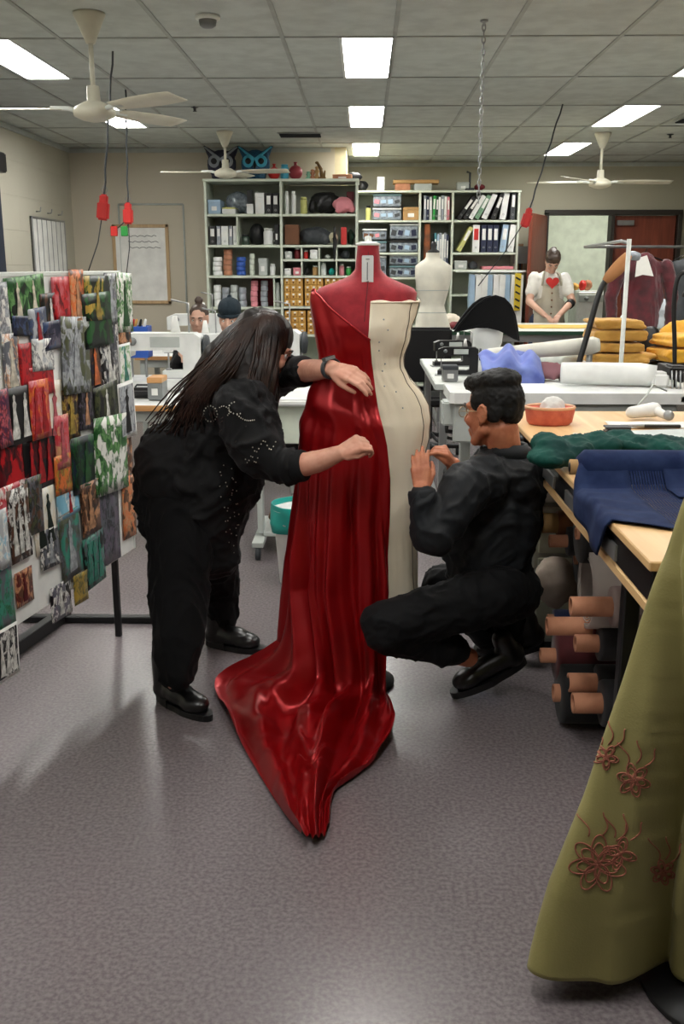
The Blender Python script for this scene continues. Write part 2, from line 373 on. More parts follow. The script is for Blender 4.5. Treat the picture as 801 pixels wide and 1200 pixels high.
def eyes(F,parent,sc=1.0):
    P=lambda x,y,z:F@V((x*sc,y*sc,z*sc))
    for s in (-1,1):
        e=MB(); i=MB(); l=MB(); b=MB()
        e.ell(P(s*.031,.071,.010),.0118*sc,None,12); i.ell(P(s*.031,.0795,.010),.0055*sc,None,10)
        l.tube([P(s*(.031+.015*math.cos(a)),.080-.006*abs(math.cos(a)),.012+.007*math.sin(a)) for a in (0,.6,1.2,1.9,2.5,PI)],.0022*sc,6)
        part('eye',e,M['paper'],parent,True); part('iris',i,M['black_plastic'],parent,True); part('eyelid',l,M['brown'],parent,True)
        b.tube([P(s*.014,.093,.030),P(s*.030,.090,.036),P(s*.050,.072,.030)],[.003*sc,.0038*sc,.0015*sc],6)
        part('eyebrow',b,M['black_plastic'],parent,True)
def wrinkle(amp,sc=7,seed=0,stretch=(1,1,1)):
    def f(co,n):
        p=V((co.x*stretch[0],co.y*stretch[1],co.z*stretch[2]))*sc+V((seed,seed*.7,0))
        q=p+noise.noise_vector(p*.6)*.8
        r=1-abs(noise.noise(q*1.3+V((5,1,2))))*2.2; r2=1-abs(noise.noise(q*2.6))*2.4
        return amp*(.7*noise.noise(q)+.35*r*abs(r)+.22*r2*abs(r2)-.2)
    return f
def taper(mb,pts,rs,n=16):
    for i in range(len(pts)-1): mb.cone(pts[i],pts[i+1],rs[i],rs[i+1],n)
# ================================================================ dress form with gown and toile
YD=3.40
TB=[]
for py,xl,xr,ry in ((288,417,445,.043),(300,416,446,.045),(316,414.5,447.5,.050),(324,407,455,.058),(331,390,470,.072),(337,373,485,.085),(343,367,490,.095),(352,366,488.5,.104),(368,368,484,.118),(380,370,481,.128),(392,372,478,.126),(404,374,474,.116),(416,376,470.5,.104),(430,377,470,.098),(444,374,477,.104),(458,366,490,.114),(474,359.5,499,.124),(492,356,501,.130),(512,355,499.5,.130),(535,355,493,.126),(560,355,487,.122),(600,354.5,483,.122),(650,353,484,.126),(700,349,486,.134),(745,345,488,.14)):
    a=at(xl,py,YD); b=at(xr,py,YD); TB.append(((a.z+b.z)/2,(a.x+b.x)/2,(b.x-a.x)/2,ry))
TB.sort()
def ring(z): return interp(TB,z)
def surf(th,z,off=0,p=2.25):
    cx,rx,ry=ring(z); s,c=math.sin(th),math.cos(th)
    k=(abs(s)**p+abs(c)**p)**(-1/p); return V((cx+(rx+off)*s*k,YD-(ry+off)*c*k,z))
SEAM=sorted([(at(px,py,YD-.12).z,at(px,py,YD-.12).x) for px,py in ((436,345),(434.5,370),(432.5,396),(434,425),(438,456),(444,490),(450,520),(452,560),(452,620),(454,700),(452,745))])
def seam_th(z):
    x=interp(SEAM,z)[0]; lo,hi=-PI/2,PI/2
    for _ in range(24):
        m=(lo+hi)/2
        if surf(m,z).x<x: lo=m
        else: hi=m
    return lo
z_top=at(430,288,YD).z; z_bot=at(430,540,YD).z
t=thing('dress_form','red fabric dress form with armless shoulders wearing the half red half cream gown','dress form',(ring(1)[0],YD,0))
def ringz(z0,z1,n,off,th0,th1,m,fo=None):
    return [[surf(th0+(th1-th0)*j/m,z0+(z1-z0)*i/n,off+(fo(th0+(th1-th0)*j/m,z0+(z1-z0)*i/n) if fo else 0)) for j in range(m+1)] for i in range(n+1)]
b=MB(); rows=[[surf(2*PI*j/64,z_top+(z_bot-z_top)*i/90,-.004) for j in range(64)] for i in range(91)]
b.grid(rows,closed=True); n0=len(b.bm.verts)
b._add(rows[0],[tuple(range(64))]); b._add(rows[-1],[tuple(range(64))])
red_jersey=mat('red_jersey',(168,34,46),.85,rgb2=(148,24,38),scale=40,bump=.15,bscale=700,sheen=.3)
part('torso',b,red_jersey,t,True)
part('neck_cap',MB().lathe([(.04,0),(.041,.006),(.03,.012),(.012,.014),(.010,.03),(.001,.032)],(ring(z_top)[0],YD,z_top)),M['white_paint'],t,True)
tg=MB(); c=at(430.5,320,YD-.062)
poly=[(-.019,.052),(-.017,.056),(.017,.056),(.019,.052),(.019,-.032),(.010,-.046),(-.010,-.046),(-.019,-.032)]
tg.prism(poly,-.004,.001,'y',c)
tgo=part('size_plate',tg,M['white_plastic'],t,True,'white size plate')
lt=MB()
for (a,bb) in (((-.001,.034),(-.001,-.022)),((-.006,.044),(.006,.044)),((-.004,-.028),(.004,-.028)),((-.006,-.034),(.006,-.034))): lt.tube([c+V((a[0],-.0055,a[1])),c+V((bb[0],-.0055,bb[1]))],.0012,6)
part('plate_print',lt,M['dark_grey'],tgo,True) if False else None
o=part('plate_print',lt.xf(wm(t).inverted()),M['dark_grey'],tgo); 
pn=MB().lathe([(.004,0),(.005,.002),(.001,.004)],c+V((.026,-.001,-.03)),8,'y'); part('pin',pn,M['steel'],t,True)
st=MB().tube([(ring(1)[0],YD,z_bot+.01),(ring(1)[0],YD,.10)],.018,16); part('pole',st,M['black_metal'],t,True)
st=MB().lathe([(.13,0.0),(.13,.012),(.09,.03),(.03,.05),(.022,.12)],(ring(1)[0]-.02,YD+.03,.002)); part('stand_base',st,M['black_metal'],t,True)
# shoulder seam and centre seam of the form
sm=MB(); sm.tube([surf(.02,z_top-.02-(.22)*k/20,-.0025) for k in range(21)],.0016,5); part('centre_seam',sm,M['dark_red'],t,True)
# ---- toile
toile=mat('calico',(242,230,206),.9,rgb2=(234,220,194),scale=5,bump=.12,bscale=500,sheen=.2)
zt0=at(460,353,YD-.1).z; zt1=.30
def tfold(th,z):
    lo=max(0,(.95-z))*.010
    return .006+lo*math.sin(th*5+z*3)+.0022*noise.noise(V((th*2.2,z*9,1)))+ .006*noise.noise(V((th*3,z*18,5)))*(1 if z>1.1 else .4)+.003*noise.noise(V((th*9,z*9+th*4,8)))
rows=[]
NZ=130
for i in range(NZ+1):
    z=zt0+(zt1-zt0)*i/NZ; a=seam_th(z)-.03
    rows.append([surf(a+(PI-a)*j/60,z+(.012*math.sin(j*.5)*.3 if i==0 else 0),tfold(a+(PI-a)*j/60,z)) for j in range(61)])
t2=thing('toile_skirt','cream calico toile with seamed panels on the right half of the dress form','costume toile',(ring(.9)[0],YD,zt1))
part('calico_shell',MB().grid(rows,thick=.0025),toile,t2,True)
for nm,fr in (('princess_seam',.26),('side_seam',.52),('panel_seam',.40)):
    s=MB(); pts=[]
    for i in range(70):
        z=zt0-.004+(zt1+.01-zt0)*i/69; a=seam_th(z)-.03; th=a+(PI-a)*(fr+.03*math.sin((z-.9)*4)); pts.append(surf(th,z,tfold(th,z)+.0035))
    s.tube(pts,.0016,5); part(nm,s,mat('seam_pencil',(120,106,88),.8),t2,True)
tp=MB(); pts=[]
for j in range(40):
    z=zt0; a=seam_th(z)-.03; th=a+(PI/2+.3-a)*j/39; pts.append(surf(th,z-.004,tfold(th,z)+.004))
tp.tube(pts,.003,6); part('top_hem',tp,toile,t2,True)
for k in range(9):
    z=1.33-.035*k+.01*math.sin(k*3); th=.38+.10*math.sin(k*1.9)+.02*k
    s=MB().ell(surf(th,z,tfold(th,z)+.0035),(.0028,.0018,.0028),None,8); part('pin',s,M['steel'],t2,True)
# ---- gown
satin=mat('red_satin',(164,12,20),.34,.5,rgb2=(150,8,16),scale=3,spec=.6,aniso=.4)
gt=thing('satin_gown','dark red satin one-shoulder gown draped on the dress form with long train on floor','gown',(ring(.9)[0],YD-.3,0))
def gfold(th,z):
    d=max(0.,min(1.,(1.02-z)/.55)); tw=th-seam_th(z)
    f=.010
    f+=.013*noise.noise(V((th*2.5+z*2.2,z*5+th*1.5,3)))*(1 if z>.9 else .5)
    # soft drapes from the waist across the hip
    w=math.exp(-((z-1.03)/.10)**2); f+=w*.006*math.sin((z*46+th*3.5))
    # long vertical folds, tight near the seam
    f+=d*(.050*(abs(math.sin(th*4.6+1.3*noise.noise(V((th*1.2,z*1.6,0)))+z*.8))-.5)+.016*math.sin(th*17+z*2+2*noise.noise(V((th*2,z*2,7))))+.008*math.sin(th*31+z*3))
    e=math.exp(-(tw/.34)**2)*max(0,min(1,(1.28-z)/.3)); f+=e*(.010+.014*(abs(math.sin(tw*13+z*2.0))-.3))
    f+=.010*d
    return max(f,tfold(th,z)+.005) if tw>-.2 else f
def ztop(th_frac):
    z=1.42
    for _ in range(12):
        th=-PI/2+(seam_th(z)+PI/2)*th_frac; x=surf(th,z).x
        za=at(369,338,YD).z; zb=at(433,398,YD-.1).z; xa=at(369,338,YD).x; xb=at(433,398,YD-.1).x
        u=max(0,min(1,(x-xa)/(xb-xa))); z=za+(zb-za)*(u**.92)
    return min(z,za-.002)
NC=110
zs0=.40
cols=[j/NC for j in range(NC+1)]; tops=[ztop(u) for u in cols]
front=[]
for i in range(150):
    v=i/149; row=[]
    for u,zt in zip(cols,tops):
        z=zt+(zs0-zt)*v; th=-PI/2+(seam_th(z)+PI/2)*u
        row.append(surf(th,z,gfold(th,z)))
    front.append(row)
R=[[(322,752,.15),(343,775,.14),(365,793,.13),(390,799,.10),(415,798,.10),(435,792,.10),(450,780,.13)],
[(252,797,.012),(300,815,.03),(340,836,.03),(371,842,.09),(400,848,.03),(430,840,.03),(456,818,.04)],
[(272,850,.012),(306,862,.05),(342,876,.02),(366,876,.11),(392,882,.02),(430,872,.02),(462,852,.035)],
[(303,905,.012),(328,905,.05),(348,905,.02),(368,902,.08),(388,905,.02),(412,905,.02),(437,893,.015)],
[(330,948,.012),(342,950,.05),(354,948,.02),(367,945,.05),(376,942,.02),(383,935,.015),(395,924,.012)],
[(352,976,.012),(358,978,.04),(364,980,.02),(370,981,.035),(375,980,.02),(380,976,.02),(386,966,.012)]]
ctrl=[[atz(*p) for p in r] for r in R]
last=front[-1]; prev=front[-12]
cr=[[crom(r,u*6) for u in cols] for r in ctrl]
for k in range(NC+1):
    th=-PI/2+(seam_th(.4)+PI/2)*cols[k]; rr=V((math.sin(th),-math.cos(th),0)); q=gfold(th,.34)-.018
    cr[0][k]=cr[0][k]+rr*q*1.1; cr[1][k]=cr[1][k]+rr*q*.5+V((0,0,max(0,q)*.9))
chain=[[prev[k]]+[last[k]]+[c[k] for c in cr] for k in range(NC+1)]
train=[]
for i in range(1,121):
    t_=1+6*i/120; row=[]
    for k in range(NC+1):
        p=crom(chain[k],t_); u=cols[k]; d=t_-1
        a=min(1,d/1.2)*(1-.3*max(0,d-4))
        rp=.020*math.sin(u*30+d*.9+1.5*noise.noise(V((u*3,d*.8,2))))+.022*noise.noise(V((u*5,d*1.6,9)))+.022*abs(noise.noise(V((u*9+d*2,d*1.1,4))))
        if False:
            th=-PI/2+(seam_th(.4)+PI/2)*u; rr=V((math.sin(th),-math.cos(th),0)); p=p+rr*(gfold(th,.40)-.020)*(1-d/1.2)*.9*(d/1.2)
        p=p+V((0,0,rp*a)); p.z=max(p.z,.010); row.append(p)
    train.append(row)
gm=MB().grid(front+train)
part('satin_front',gm,satin,gt,True)
back=[]
for i in range(100):
    v=i/99; row=[]
    for j in range(41):
        u=j/40; za=tops[0]-.10*math.sin(u*PI/2) ; z=za+(.06-za)*v; th=-PI/2-(PI/2)*u
        zz=max(z,.12); p=surf(th,z,gfold(th,z)+.02*max(0,.5-z)); row.append(p)
    back.append(row)
part('satin_back',MB().grid(back),satin,gt,True)
pp=MB().tube([surf(-PI/2+(seam_th(zt)+PI/2)*u,zt,gfold(-PI/2+(seam_th(zt)+PI/2)*u,zt)+.002) for u,zt in zip(cols,tops)],.0035,8)
part('neckline_piping',pp,satin,gt,True)
# ================================================================ woman bending at the gown
wp=thing('person','woman with long dark hair in black blouse bending to pin the red satin gown','person',(at(225,800,3.45).x,3.45,0))
A=at
hp=A(222,548,3.48); 
Fh=frame(A(309,410,3.46),V((.90,.28,-.42)),V((.35,.1,.9)))
sk=MB(); head(sk,Fh,.98)
sk.cone(Fh@V((0,-.03,-.04)),A(290,455,3.47),.050,.062)
taper(sk,[A(290,455,3.47),A(262,490,3.47),A(225,548,3.48)],[.10,.11,.12])
# near arm
sh=A(287,478,3.30); el=A(318,548,3.22); wr=A(398,531,3.12)
taper(sk,[sh,el,A(350,546,3.18),A(375,540,3.15),wr],[.05,.043,.041,.036,.026])
hd=(A(430,514,3.10)-wr)
hand(sk,wr,hd,V((-.2,-.75,.65)),1,[(.9,1.0,.7),(1.0,1.1,.7),(1.05,1.1,.7),(1.1,1.1,.7)],(1.15,.25),.88)
# far arm
sh2=A(312,448,3.62); el2=A(345,436,3.48); wr2=A(390,432,3.23)
taper(sk,[sh2,el2,A(366,434,3.38),wr2],[.048,.041,.038,.027])
hand(sk,wr2,A(436,446,3.15)-wr2,V((.1,-.72,.70)),1,[(.25,.45,.3),(.30,.5,.35),(.35,.55,.35),(.4,.55,.35)],(.95,.2),.93)
# legs inside the trousers
kn=A(205,690,3.30); an=A(205,796,3.13); kn2=A(245,665,3.72); an2=A(258,733,3.86)
taper(sk,[A(212,575,3.42),kn,an],[.085,.056,.038]); taper(sk,[A(228,575,3.56),kn2,an2],[.085,.056,.038])
def knuck(co,n): return .0008*noise.noise(co*90)
bpart('body',blob('body',sk,.0042,2,knuck),M['skin'],wp)
eyes(Fh,wp,.98)
# blouse
bl=MB()
bl.ell(A(222,556,3.48),(.205,.17,.17)); bl.ell(A(212,540,3.48),(.175,.165,.15)); bl.ell(A(258,520,3.47),(.19,.165,.19))
bl.ell(A(272,488,3.46),(.155,.17,.15)); bl.ell(A(286,462,3.46),(.115,.18,.10))
bl.cone(A(240,560,3.47),A(246,640,3.45),.185,.115); bl.cone(A(282,540,3.45),A(268,625,3.43),.115,.05); bl.ell(A(215,600,3.48),(.165,.15,.18))
bl.cone(A(196,575,3.48),A(205,640,3.46),.125,.10)
bl.cone(sh,A(304,530,3.23),.105,.088); bl.cone(A(304,530,3.23),A(322,547,3.21),.088,.062); bl.cone(A(322,547,3.21),A(352,546.3,3.183),.060,.050,16)
bl.cone(sh2,A(336,438,3.52),.085,.068); bl.cone(A(336,438,3.52),A(352,435.5,3.44),.066,.052)
black_cloth=mat('black_crepe',(13,13,15),.75,rgb2=(8,8,10),scale=20,bump=.1,bscale=300,sheen=.03,spec=.25)
bpart('blouse',blob('blouse',bl,.008,5,wrinkle(.03,9,2,(1,1,.9))),black_cloth,wp,'black blouse with beaded embroidery')
for a,b_,r in ((A(344,546.8,3.19),A(357.5,545.4,3.175),.053),(A(347,435.8,3.46),A(358,435,3.42),.055)): part('cuff',MB().tube([a,a+(b_-a)*.2,a+(b_-a)*.8,b_],[r*.9,r,r,r*.93],20),black_cloth,wp,True)
# beads stitched on the blouse: rings and sprays
bd=MB(); rng=random.Random(3)
from mathutils.bvhtree import BVHTree
blo=[o for o in wp.children if o.name.startswith('blouse')][0]
bv=BVHTree.FromPolygons([wm(wp)@v.co for v in blo.data.vertices],[tuple(p.vertices) for p in blo.data.polygons])
def onb(tree,px,py,off=.002):
    h=tree.ray_cast(CAM,ray(px,py).normalized())
    return (h[0]+h[1]*off) if h[0] is not None else None
def bead(px,py,r=.0026):
    p=onb(bv,px,py)
    if p and p.y<3.9: bd.ell(p,r,None,6)
for k in range(16): bead(247+8*math.cos(k*PI/8),485+9*math.sin(k*PI/8))
for k in range(9): bead(278+10*math.cos(k*PI/8+1.2),478+7*math.sin(k*PI/8+1.2))
for k in range(10): bead(278+2.2*k,486+3.5*math.sin(k/9*PI)+k*.7)
for k in range(9): bead(262+7*math.cos(k*PI/8+4),482+6*math.sin(k*PI/8+4),.0022)
for k in range(12): bead(296+2.4*k,524+6*math.sin(k*.9)-k*.3,.0024)
for k in range(8): bead(288+2*k,538+4*math.sin(k*1.4),.0022)
for k in range(26): bead(262+9*math.sin(k*1.9)+k*.6,545+k*4.1,.0023)
for k in range(14): bead(272+6*math.sin(k*2.4),560+k*5,.0022)
part('beads',bd,mat('bead',(210,205,190),.25,.4),wp,True,'pale beading in rings and sprays')
# trousers
tr=MB(); kn_,an_=kn,an
tr.cone(A(214,590,3.44),A(210,690,3.31),.135,.105); tr.cone(A(210,690,3.31),A(208,752,3.20),.105,.088); tr.cone(A(208,752,3.20),A(206,785,3.15),.085,.070)
tr.cone(A(232,590,3.56),A(250,665,3.72),.125,.098); tr.cone(A(250,665,3.72),A(258,722,3.84),.098,.082)
tr.ell(A(224,575,3.5),(.17,.17,.15))
bpart('trousers',blob('trousers',tr,.008,4,wrinkle(.026,8,8,(1,1,.6))),mat('black_trouser',(11,11,13),.85,sheen=.02,spec=.2),wp)
def boot(ankle,toe,parent,top,m):
    """lace-up shoe: upper, sole with heel, laces"""
    z0=.0; hx=V((ankle.x,ankle.y,0)); tx=V((toe.x,toe.y,0)); d=(tx-hx).normalized(); F=frame(hx,d,(0,0,1))
    b=MB(); L=(tx-hx).length
    b.cone(F@V((0,-.01,.05)),F@V((0,-.012,top)),.040,.043); b.cone(F@V((0,-.025,.045)),F@V((0,.06,.045)),.036,.040)
    b.ell(F@V((0,.075,.050)),(.046,.070,.042),F); b.ell(F@V((0,L-.055,.040)),(.048,.060,.034),F); b.cone(F@V((0,.03,.055)),F@V((0,L-.07,.042)),.042,.040)
    bpart('shoe',blob('shoe',b,.006,4),m,parent,'black leather shoe')
    s=MB(); pts=[]
    for k in range(28):
        a=2*PI*k/28; y=math.sin(a); w=.044*(1+.12*y) if y>0 else .040; pts.append((w*math.cos(a)*1.0,(L/2+.045)*y+L/2-.012))
    s.prism(pts,.0,.022); s.prism([(x*.95,min(y,.045)) for x,y in pts],.0,.030); s.xf(F)
    part('sole',s,M['black_plastic'],parent,True)
    l=MB()
    for k in range(4): l.tube([F@V((-.022,.025+.02*k,.086-.009*k)),F@V((0,.03+.02*k,.094-.009*k)),F@V((.022,.025+.02*k,.086-.009*k))],.0025,6)
    part('laces',l,M['black_plastic'],parent,True)
leather=mat('black_leather',(16,15,16),.32,spec=.6)
boot(atz(196,822,.0)+V((0,0,0)),atz(240,842,.0),wp,.17,leather)
boot(atz(256,757,.0),atz(303,764,.0),wp,.17,leather)
# watch on the far wrist
wq=wr2+(el2-wr2).normalized()*.012; Fw=frame(wq,el2-wr2,(0,-.4,.9))
wt=MB(); wt.tube([Fw@V((.031*math.cos(a),0,.031*math.sin(a))) for a in [2*PI*k/24 for k in range(24)]],.004,8,closed=True)
wt2=MB(); wt2.xf(Matrix()); 
bnd=MB(); rows=[[Fw@V((.0315*math.cos(a),y,.0315*math.sin(a))) for a in [2*PI*k/24 for k in range(24)]] for y in (-.011,.011)]
bnd.grid(rows,closed=True,thick=.003); ws=part('watch_strap',bnd,M['dark_grey'],wp,True)
wc=MB(); wc.prism([(-.018,-.013),(.018,-.013),(.018,.013),(-.018,.013)],.030,.040,'z'); wc.xf(Fw); part('watch_case',wc,M['steel'],wp,True)
wc=MB(); wc.prism([(-.014,-.010),(.014,-.010),(.014,.010),(-.014,.010)],.0402,.0412,'z'); wc.xf(Fw); part('watch_face',wc,M['black_plastic'],wp,True)
# hair
hb=MB(); hP=lambda x,y,z:Fh@V((x,y,z))
hb.ell(hP(0,-.022,.048),(.088,.106,.090),Fh,24)
hb.cone(hP(.045,-.01,.03),A(312,430,3.37),.045,.045); hb.cone(A(312,430,3.37),A(310,480,3.33),.045,.030); hb.cone(A(314,480,3.33),A(316,512,3.31),.028,.012)
hb.cone(hP(.02,-.06,.03),A(268,430,3.36),.075,.072); hb.cone(A(268,430,3.36),A(238,462,3.36),.070,.060); hb.cone(A(238,462,3.36),A(216,490,3.37),.055,.030)
hb.cone(A(290,420,3.37),A(288,470,3.31),.060,.040); hb.cone(A(288,470,3.31),A(272,505,3.30),.038,.014)
hb.cone(hP(-.05,-.03,.02),A(292,440,3.55),.045,.05)
hb.cone(hP(0,-.08,.0),A(262,425,3.46),.07,.08); hb.cone(A(262,425,3.46),A(228,465,3.46),.08,.05)
hm_=mat('dark_hair',(28,18,14),.45,rgb2=(14,9,8),scale=30,spec=.35)
bpart('hair',blob('hair',hb,.006,5,wrinkle(.006,22,4,(1,1,.35))),hm_,wp)
ho=[o for o in wp.children if o.name.startswith('hair')][0]
hv=BVHTree.FromPolygons([wm(wp)@v.co for v in ho.data.vertices],[tuple(p.vertices) for p in ho.data.polygons])
sb=MB()
def strand(ctrl,r0,r1,n=16):
    pts=[]
    for i in range(n+1):
        t_=i/n*(len(ctrl)-1); x=crom([c[0] for c in ctrl],t_); y=crom([c[1] for c in ctrl],t_)
        p=onb(hv,x,y,.003)
        if p is None or p.y>4:
            p=onb(bv,x,y,.008)
            if p is None or p.y>4: p=A(x,y,pts[-1].y if pts else 3.4)
        if pts and abs(p.y-pts[-1].y)>.05: p=A(x,y,pts[-1].y-.03*(1 if p.y<pts[-1].y else -1))
        pts.append(p)
    sb.tube(pts,[r0+(r1-r0)*i/n for i in range(n+1)],5)
for k in range(120):
    u=k/119; j=rng.uniform(-1,1)
    x0=278+60*u; e=rng.uniform(0,1)
    if u<.55:
        tx=178+70*(u/.55)+10*j; ty=500+14*rng.uniform(-1,1)-10*u
        strand([(302+8*u+3*j,366+5*(1-u)),(278+30*u,388+6*j),(248+48*u+5*j,425+6*j),(212+60*u+8*j+5*math.sin(k*2.4),462+5*j),(tx,ty)],.0055,.0018)
    else:
        v=(u-.55)/.45; tx=262+66*v+7*j; ty=505+16*rng.uniform(-1,1)
        strand([(306+12*v,365+3*v),(300+34*v,386+4*j),(296+34*v+3*j,425),(283+40*v+5*j,468),(tx,ty)],.0052,.0016)
part('hair_strands',sb,mat('hair_strand',(52,32,23),.4,rgb2=(22,13,10),scale=20,spec=.35),wp,True)
# ================================================================ man crouching at the toile
mp=thing('person','crouching man with glasses and black shirt adjusting the cream toile hem','person',(at(575,810,3.3).x,3.3,0))
Fm=frame(A(577,484,3.32),V((-.74,.66,-.10)),V((0,0,1)))
sk=MB(); head(sk,Fm,1.0)
sk.cone(Fm@V((0,-.035,-.05)),A(592,538,3.34),.054,.058)
taper(sk,[A(593,565,3.34),A(588,600,3.36),A(580,670,3.34)],[.07,.09,.09])
msh=A(545,572,3.17); mel=A(504,632,3.10); mwr=A(494,574,3.13)
taper(sk,[msh,mel],[.045,.040]); taper(sk,[mel,mwr],[.038,.029])
hand(sk,mwr,A(490,525,3.17)-mwr,V((-.15,-.95,.1)),1,[(.25,.55,.3),(.15,.45,.3),(.2,.5,.3),(.25,.5,.3)],(.9,.2),.86)
fsh=A(565,560,3.52); fel=A(556,600,3.46); fwr=A(531,545,3.33)
taper(sk,[fsh,fel],[.05,.043]); taper(sk,[fel,fwr],[.042,.027])
hand(sk,fwr,A(512,512,3.27)-fwr,V((.85,-.15,.5)),-1,[(.7,.55,.4),(.9,.8,.5),(.95,.9,.5),(1.0,.9,.5)],(1.25,.1),.86)
mk=A(448,738,3.12); ma=A(548,770,3.24); mk2=A(516,684,3.47); ma2=A(575,748,3.50)
taper(sk,[A(590,690,3.25),mk],[.085,.06]); taper(sk,[mk,ma],[.055,.036]); taper(sk,[A(585,690,3.42),mk2],[.085,.06]); taper(sk,[mk2,ma2],[.055,.038])
bpart('body',blob('body',sk,.0042,2,knuck),M['skin_tan'],mp)
eyes(Fm,mp)
sb=MB()
sb.ell(A(590,575,3.36),(.150,.135,.15)); sb.ell(A(592,548,3.36),(.125,.16,.078)); sb.cone(A(588,600,3.36),A(577,668,3.35),.150,.135); sb.ell(A(568,640,3.33),(.15,.13,.17))
sb.ell(A(606,566,3.30),(.075,.09,.08)); sb.cone(A(567,690,3.34),A(567,640,3.34),.135,.14)
sb.cone(A(549,568,3.185),A(508,630,3.11),.082,.066); sb.cone(A(508,630,3.11),A(495,587,3.125),.062,.048); sb.cone(A(570,560,3.25),A(545,575,3.19),.09,.075)
sb.cone(A(570,552,3.48),A(558,598,3.45),.07,.06); sb.cone(A(558,598,3.45),A(535,556,3.38),.055,.042)
mshirt=mat('black_shirt',(13,18,24),.68,rgb2=(9,12,16),scale=10,bump=.08,bscale=300,spec=.4,sheen=.02)
bpart('shirt',blob('shirt',sb,.007,4,wrinkle(.024,9,5,(1,1,.8))),mshirt,mp)
for k,(a,b_,r) in enumerate(((A(495.5,592,3.12),A(493.5,574,3.13),.046),(A(537,560,3.385),A(530,549,3.365),.040))): part('cuff',MB().tube([a,a+(b_-a)*.2,a+(b_-a)*.8,b_],[r*.92,r,r,r*.92],20),mshirt,mp,True)
cl=MB(); nk=Fm@V((0,-.035,-.11)); cc=A(590,527,3.34)
Fc=frame(cc,V((-.74,.66,0)),V((-.2,.25,.95)))
cl.grid([[Fc@V((r*math.cos(a),r*math.sin(a)*1.05,h+ (.012 if math.sin(a)<0 else -.006))) for a in [2*PI*k/28 for k in range(28)]] for r,h in ((.079,-.02),(.069,.008),(.074,.010),(.088,-.03))],closed=True,thick=.003)
part('collar',cl,mshirt,mp,True)
tb=MB()
tb.ell(A(580,690,3.33),(.165,.17,.12)); tb.cone(A(588,694,3.22),A(450,735,3.12),.105,.084); tb.cone(A(450,737,3.12),A(532,762,3.21),.082,.058)
tb.cone(A(580,690,3.42),A(518,684,3.47),.10,.076); tb.cone(A(518,686,3.47),A(570,745,3.49),.07,.058); tb.cone(A(592,712,3.40),A(598,752,3.42),.075,.045)
bpart('trousers',blob('trousers',tb,.007,4,wrinkle(.02,8,11)),mat('black_denim',(10,11,14),.8,sheen=.02,spec=.25),mp)
# shoe on its toes, heel lifted
def shoe_on(pt_toe,pt_heel,parent):
    d=(pt_toe-pt_heel).normalized(); F=frame(pt_heel,d,V((0,-.1,1))); L=(pt_toe-pt_heel).length
    b=MB(); b.ell(F@V((0,.03,.045)),(.040,.055,.055),F); b.cone(F@V((0,.03,.05)),F@V((0,L-.08,.038)),.042,.040); b.ell(F@V((0,L-.06,.036)),(.048,.062,.034),F)
    b.cone(F@V((0,.03,.06)),F@V((0,.035,.12)),.040,.038)
    bpart('shoe',blob('shoe',b,.006,4),leather,parent,'black leather shoe')
    s=MB(); pts=[(.046*math.cos(a)*(1.05 if math.sin(a)>0 else .9),(L/2+.02)*math.sin(a)+L/2) for a in [2*PI*k/28 for k in range(28)]]
    s.prism(pts,-.012,.014); s.xf(F); part('sole',s,M['black_plastic'],parent,True)
    l=MB()
    for k in range(4): l.tube([F@V((-.024,.075+.02*k,.078-.006*k)),F@V((0,.08+.02*k,.086-.006*k)),F@V((.024,.075+.02*k,.078-.006*k))],.0025,6)
    part('laces',l,M['black_plastic'],parent,True)
toe=atz(534,812,.022); heel=A(598,781,3.33); shoe_on(toe,toe+(heel-toe).normalized()*.26,mp)
toe=atz(556,772,.022); shoe_on(toe,toe+(V((toe.x+.24,toe.y+.03,.07))-toe).normalized()*.26,mp)
# hair and glasses
hb=MB(); P=lambda x,y,z:Fm@V((x,y,z))
hb.ell(P(0,-.022,.046),(.077,.096,.084),Fm,24); hb.ell(P(0,.030,.103),(.066,.066,.036),Fm); hb.ell(P(0,-.03,.108),(.070,.080,.042),Fm); hb.ell(P(0,-.075,.012),(.056,.036,.052),Fm); hb.ell(P(0,.068,.100),(.050,.030,.026),Fm)
for s in (-1,1): hb.ell(P(s*.062,-.044,.010),(.014,.034,.038),Fm); hb.ell(P(s*.066,.012,.045),(.012,.030,.035),Fm)
def spike(co,n): return .003*noise.noise(co*70)+.0025*noise.noise(co*150)
bpart('hair',blob('hair',hb,.005,3,spike),mat('black_hair',(12,11,11),.6,rgb2=(20,18,17),scale=60,spec=.3),mp)
g=MB()
for s in (-1,1):
    g.tube([P(s*.033+.022*math.cos(a),.098,.008+.018*math.sin(a)) for a in [2*PI*k/20 for k in range(20)]],.0016,6,closed=True)
    g.tube([P(s*.055,.098,.012),P(s*.074,.07,.014),P(s*.080,.0,.014),P(s*.080,-.018,-.005)],.0016,6)
g.tube([P(-.011,.098,.012),P(0,.103,.015),P(.011,.098,.012)],.0016,6)
part('glasses',g,mat('gold_wire',(190,170,140),.3,.8),mp,True)
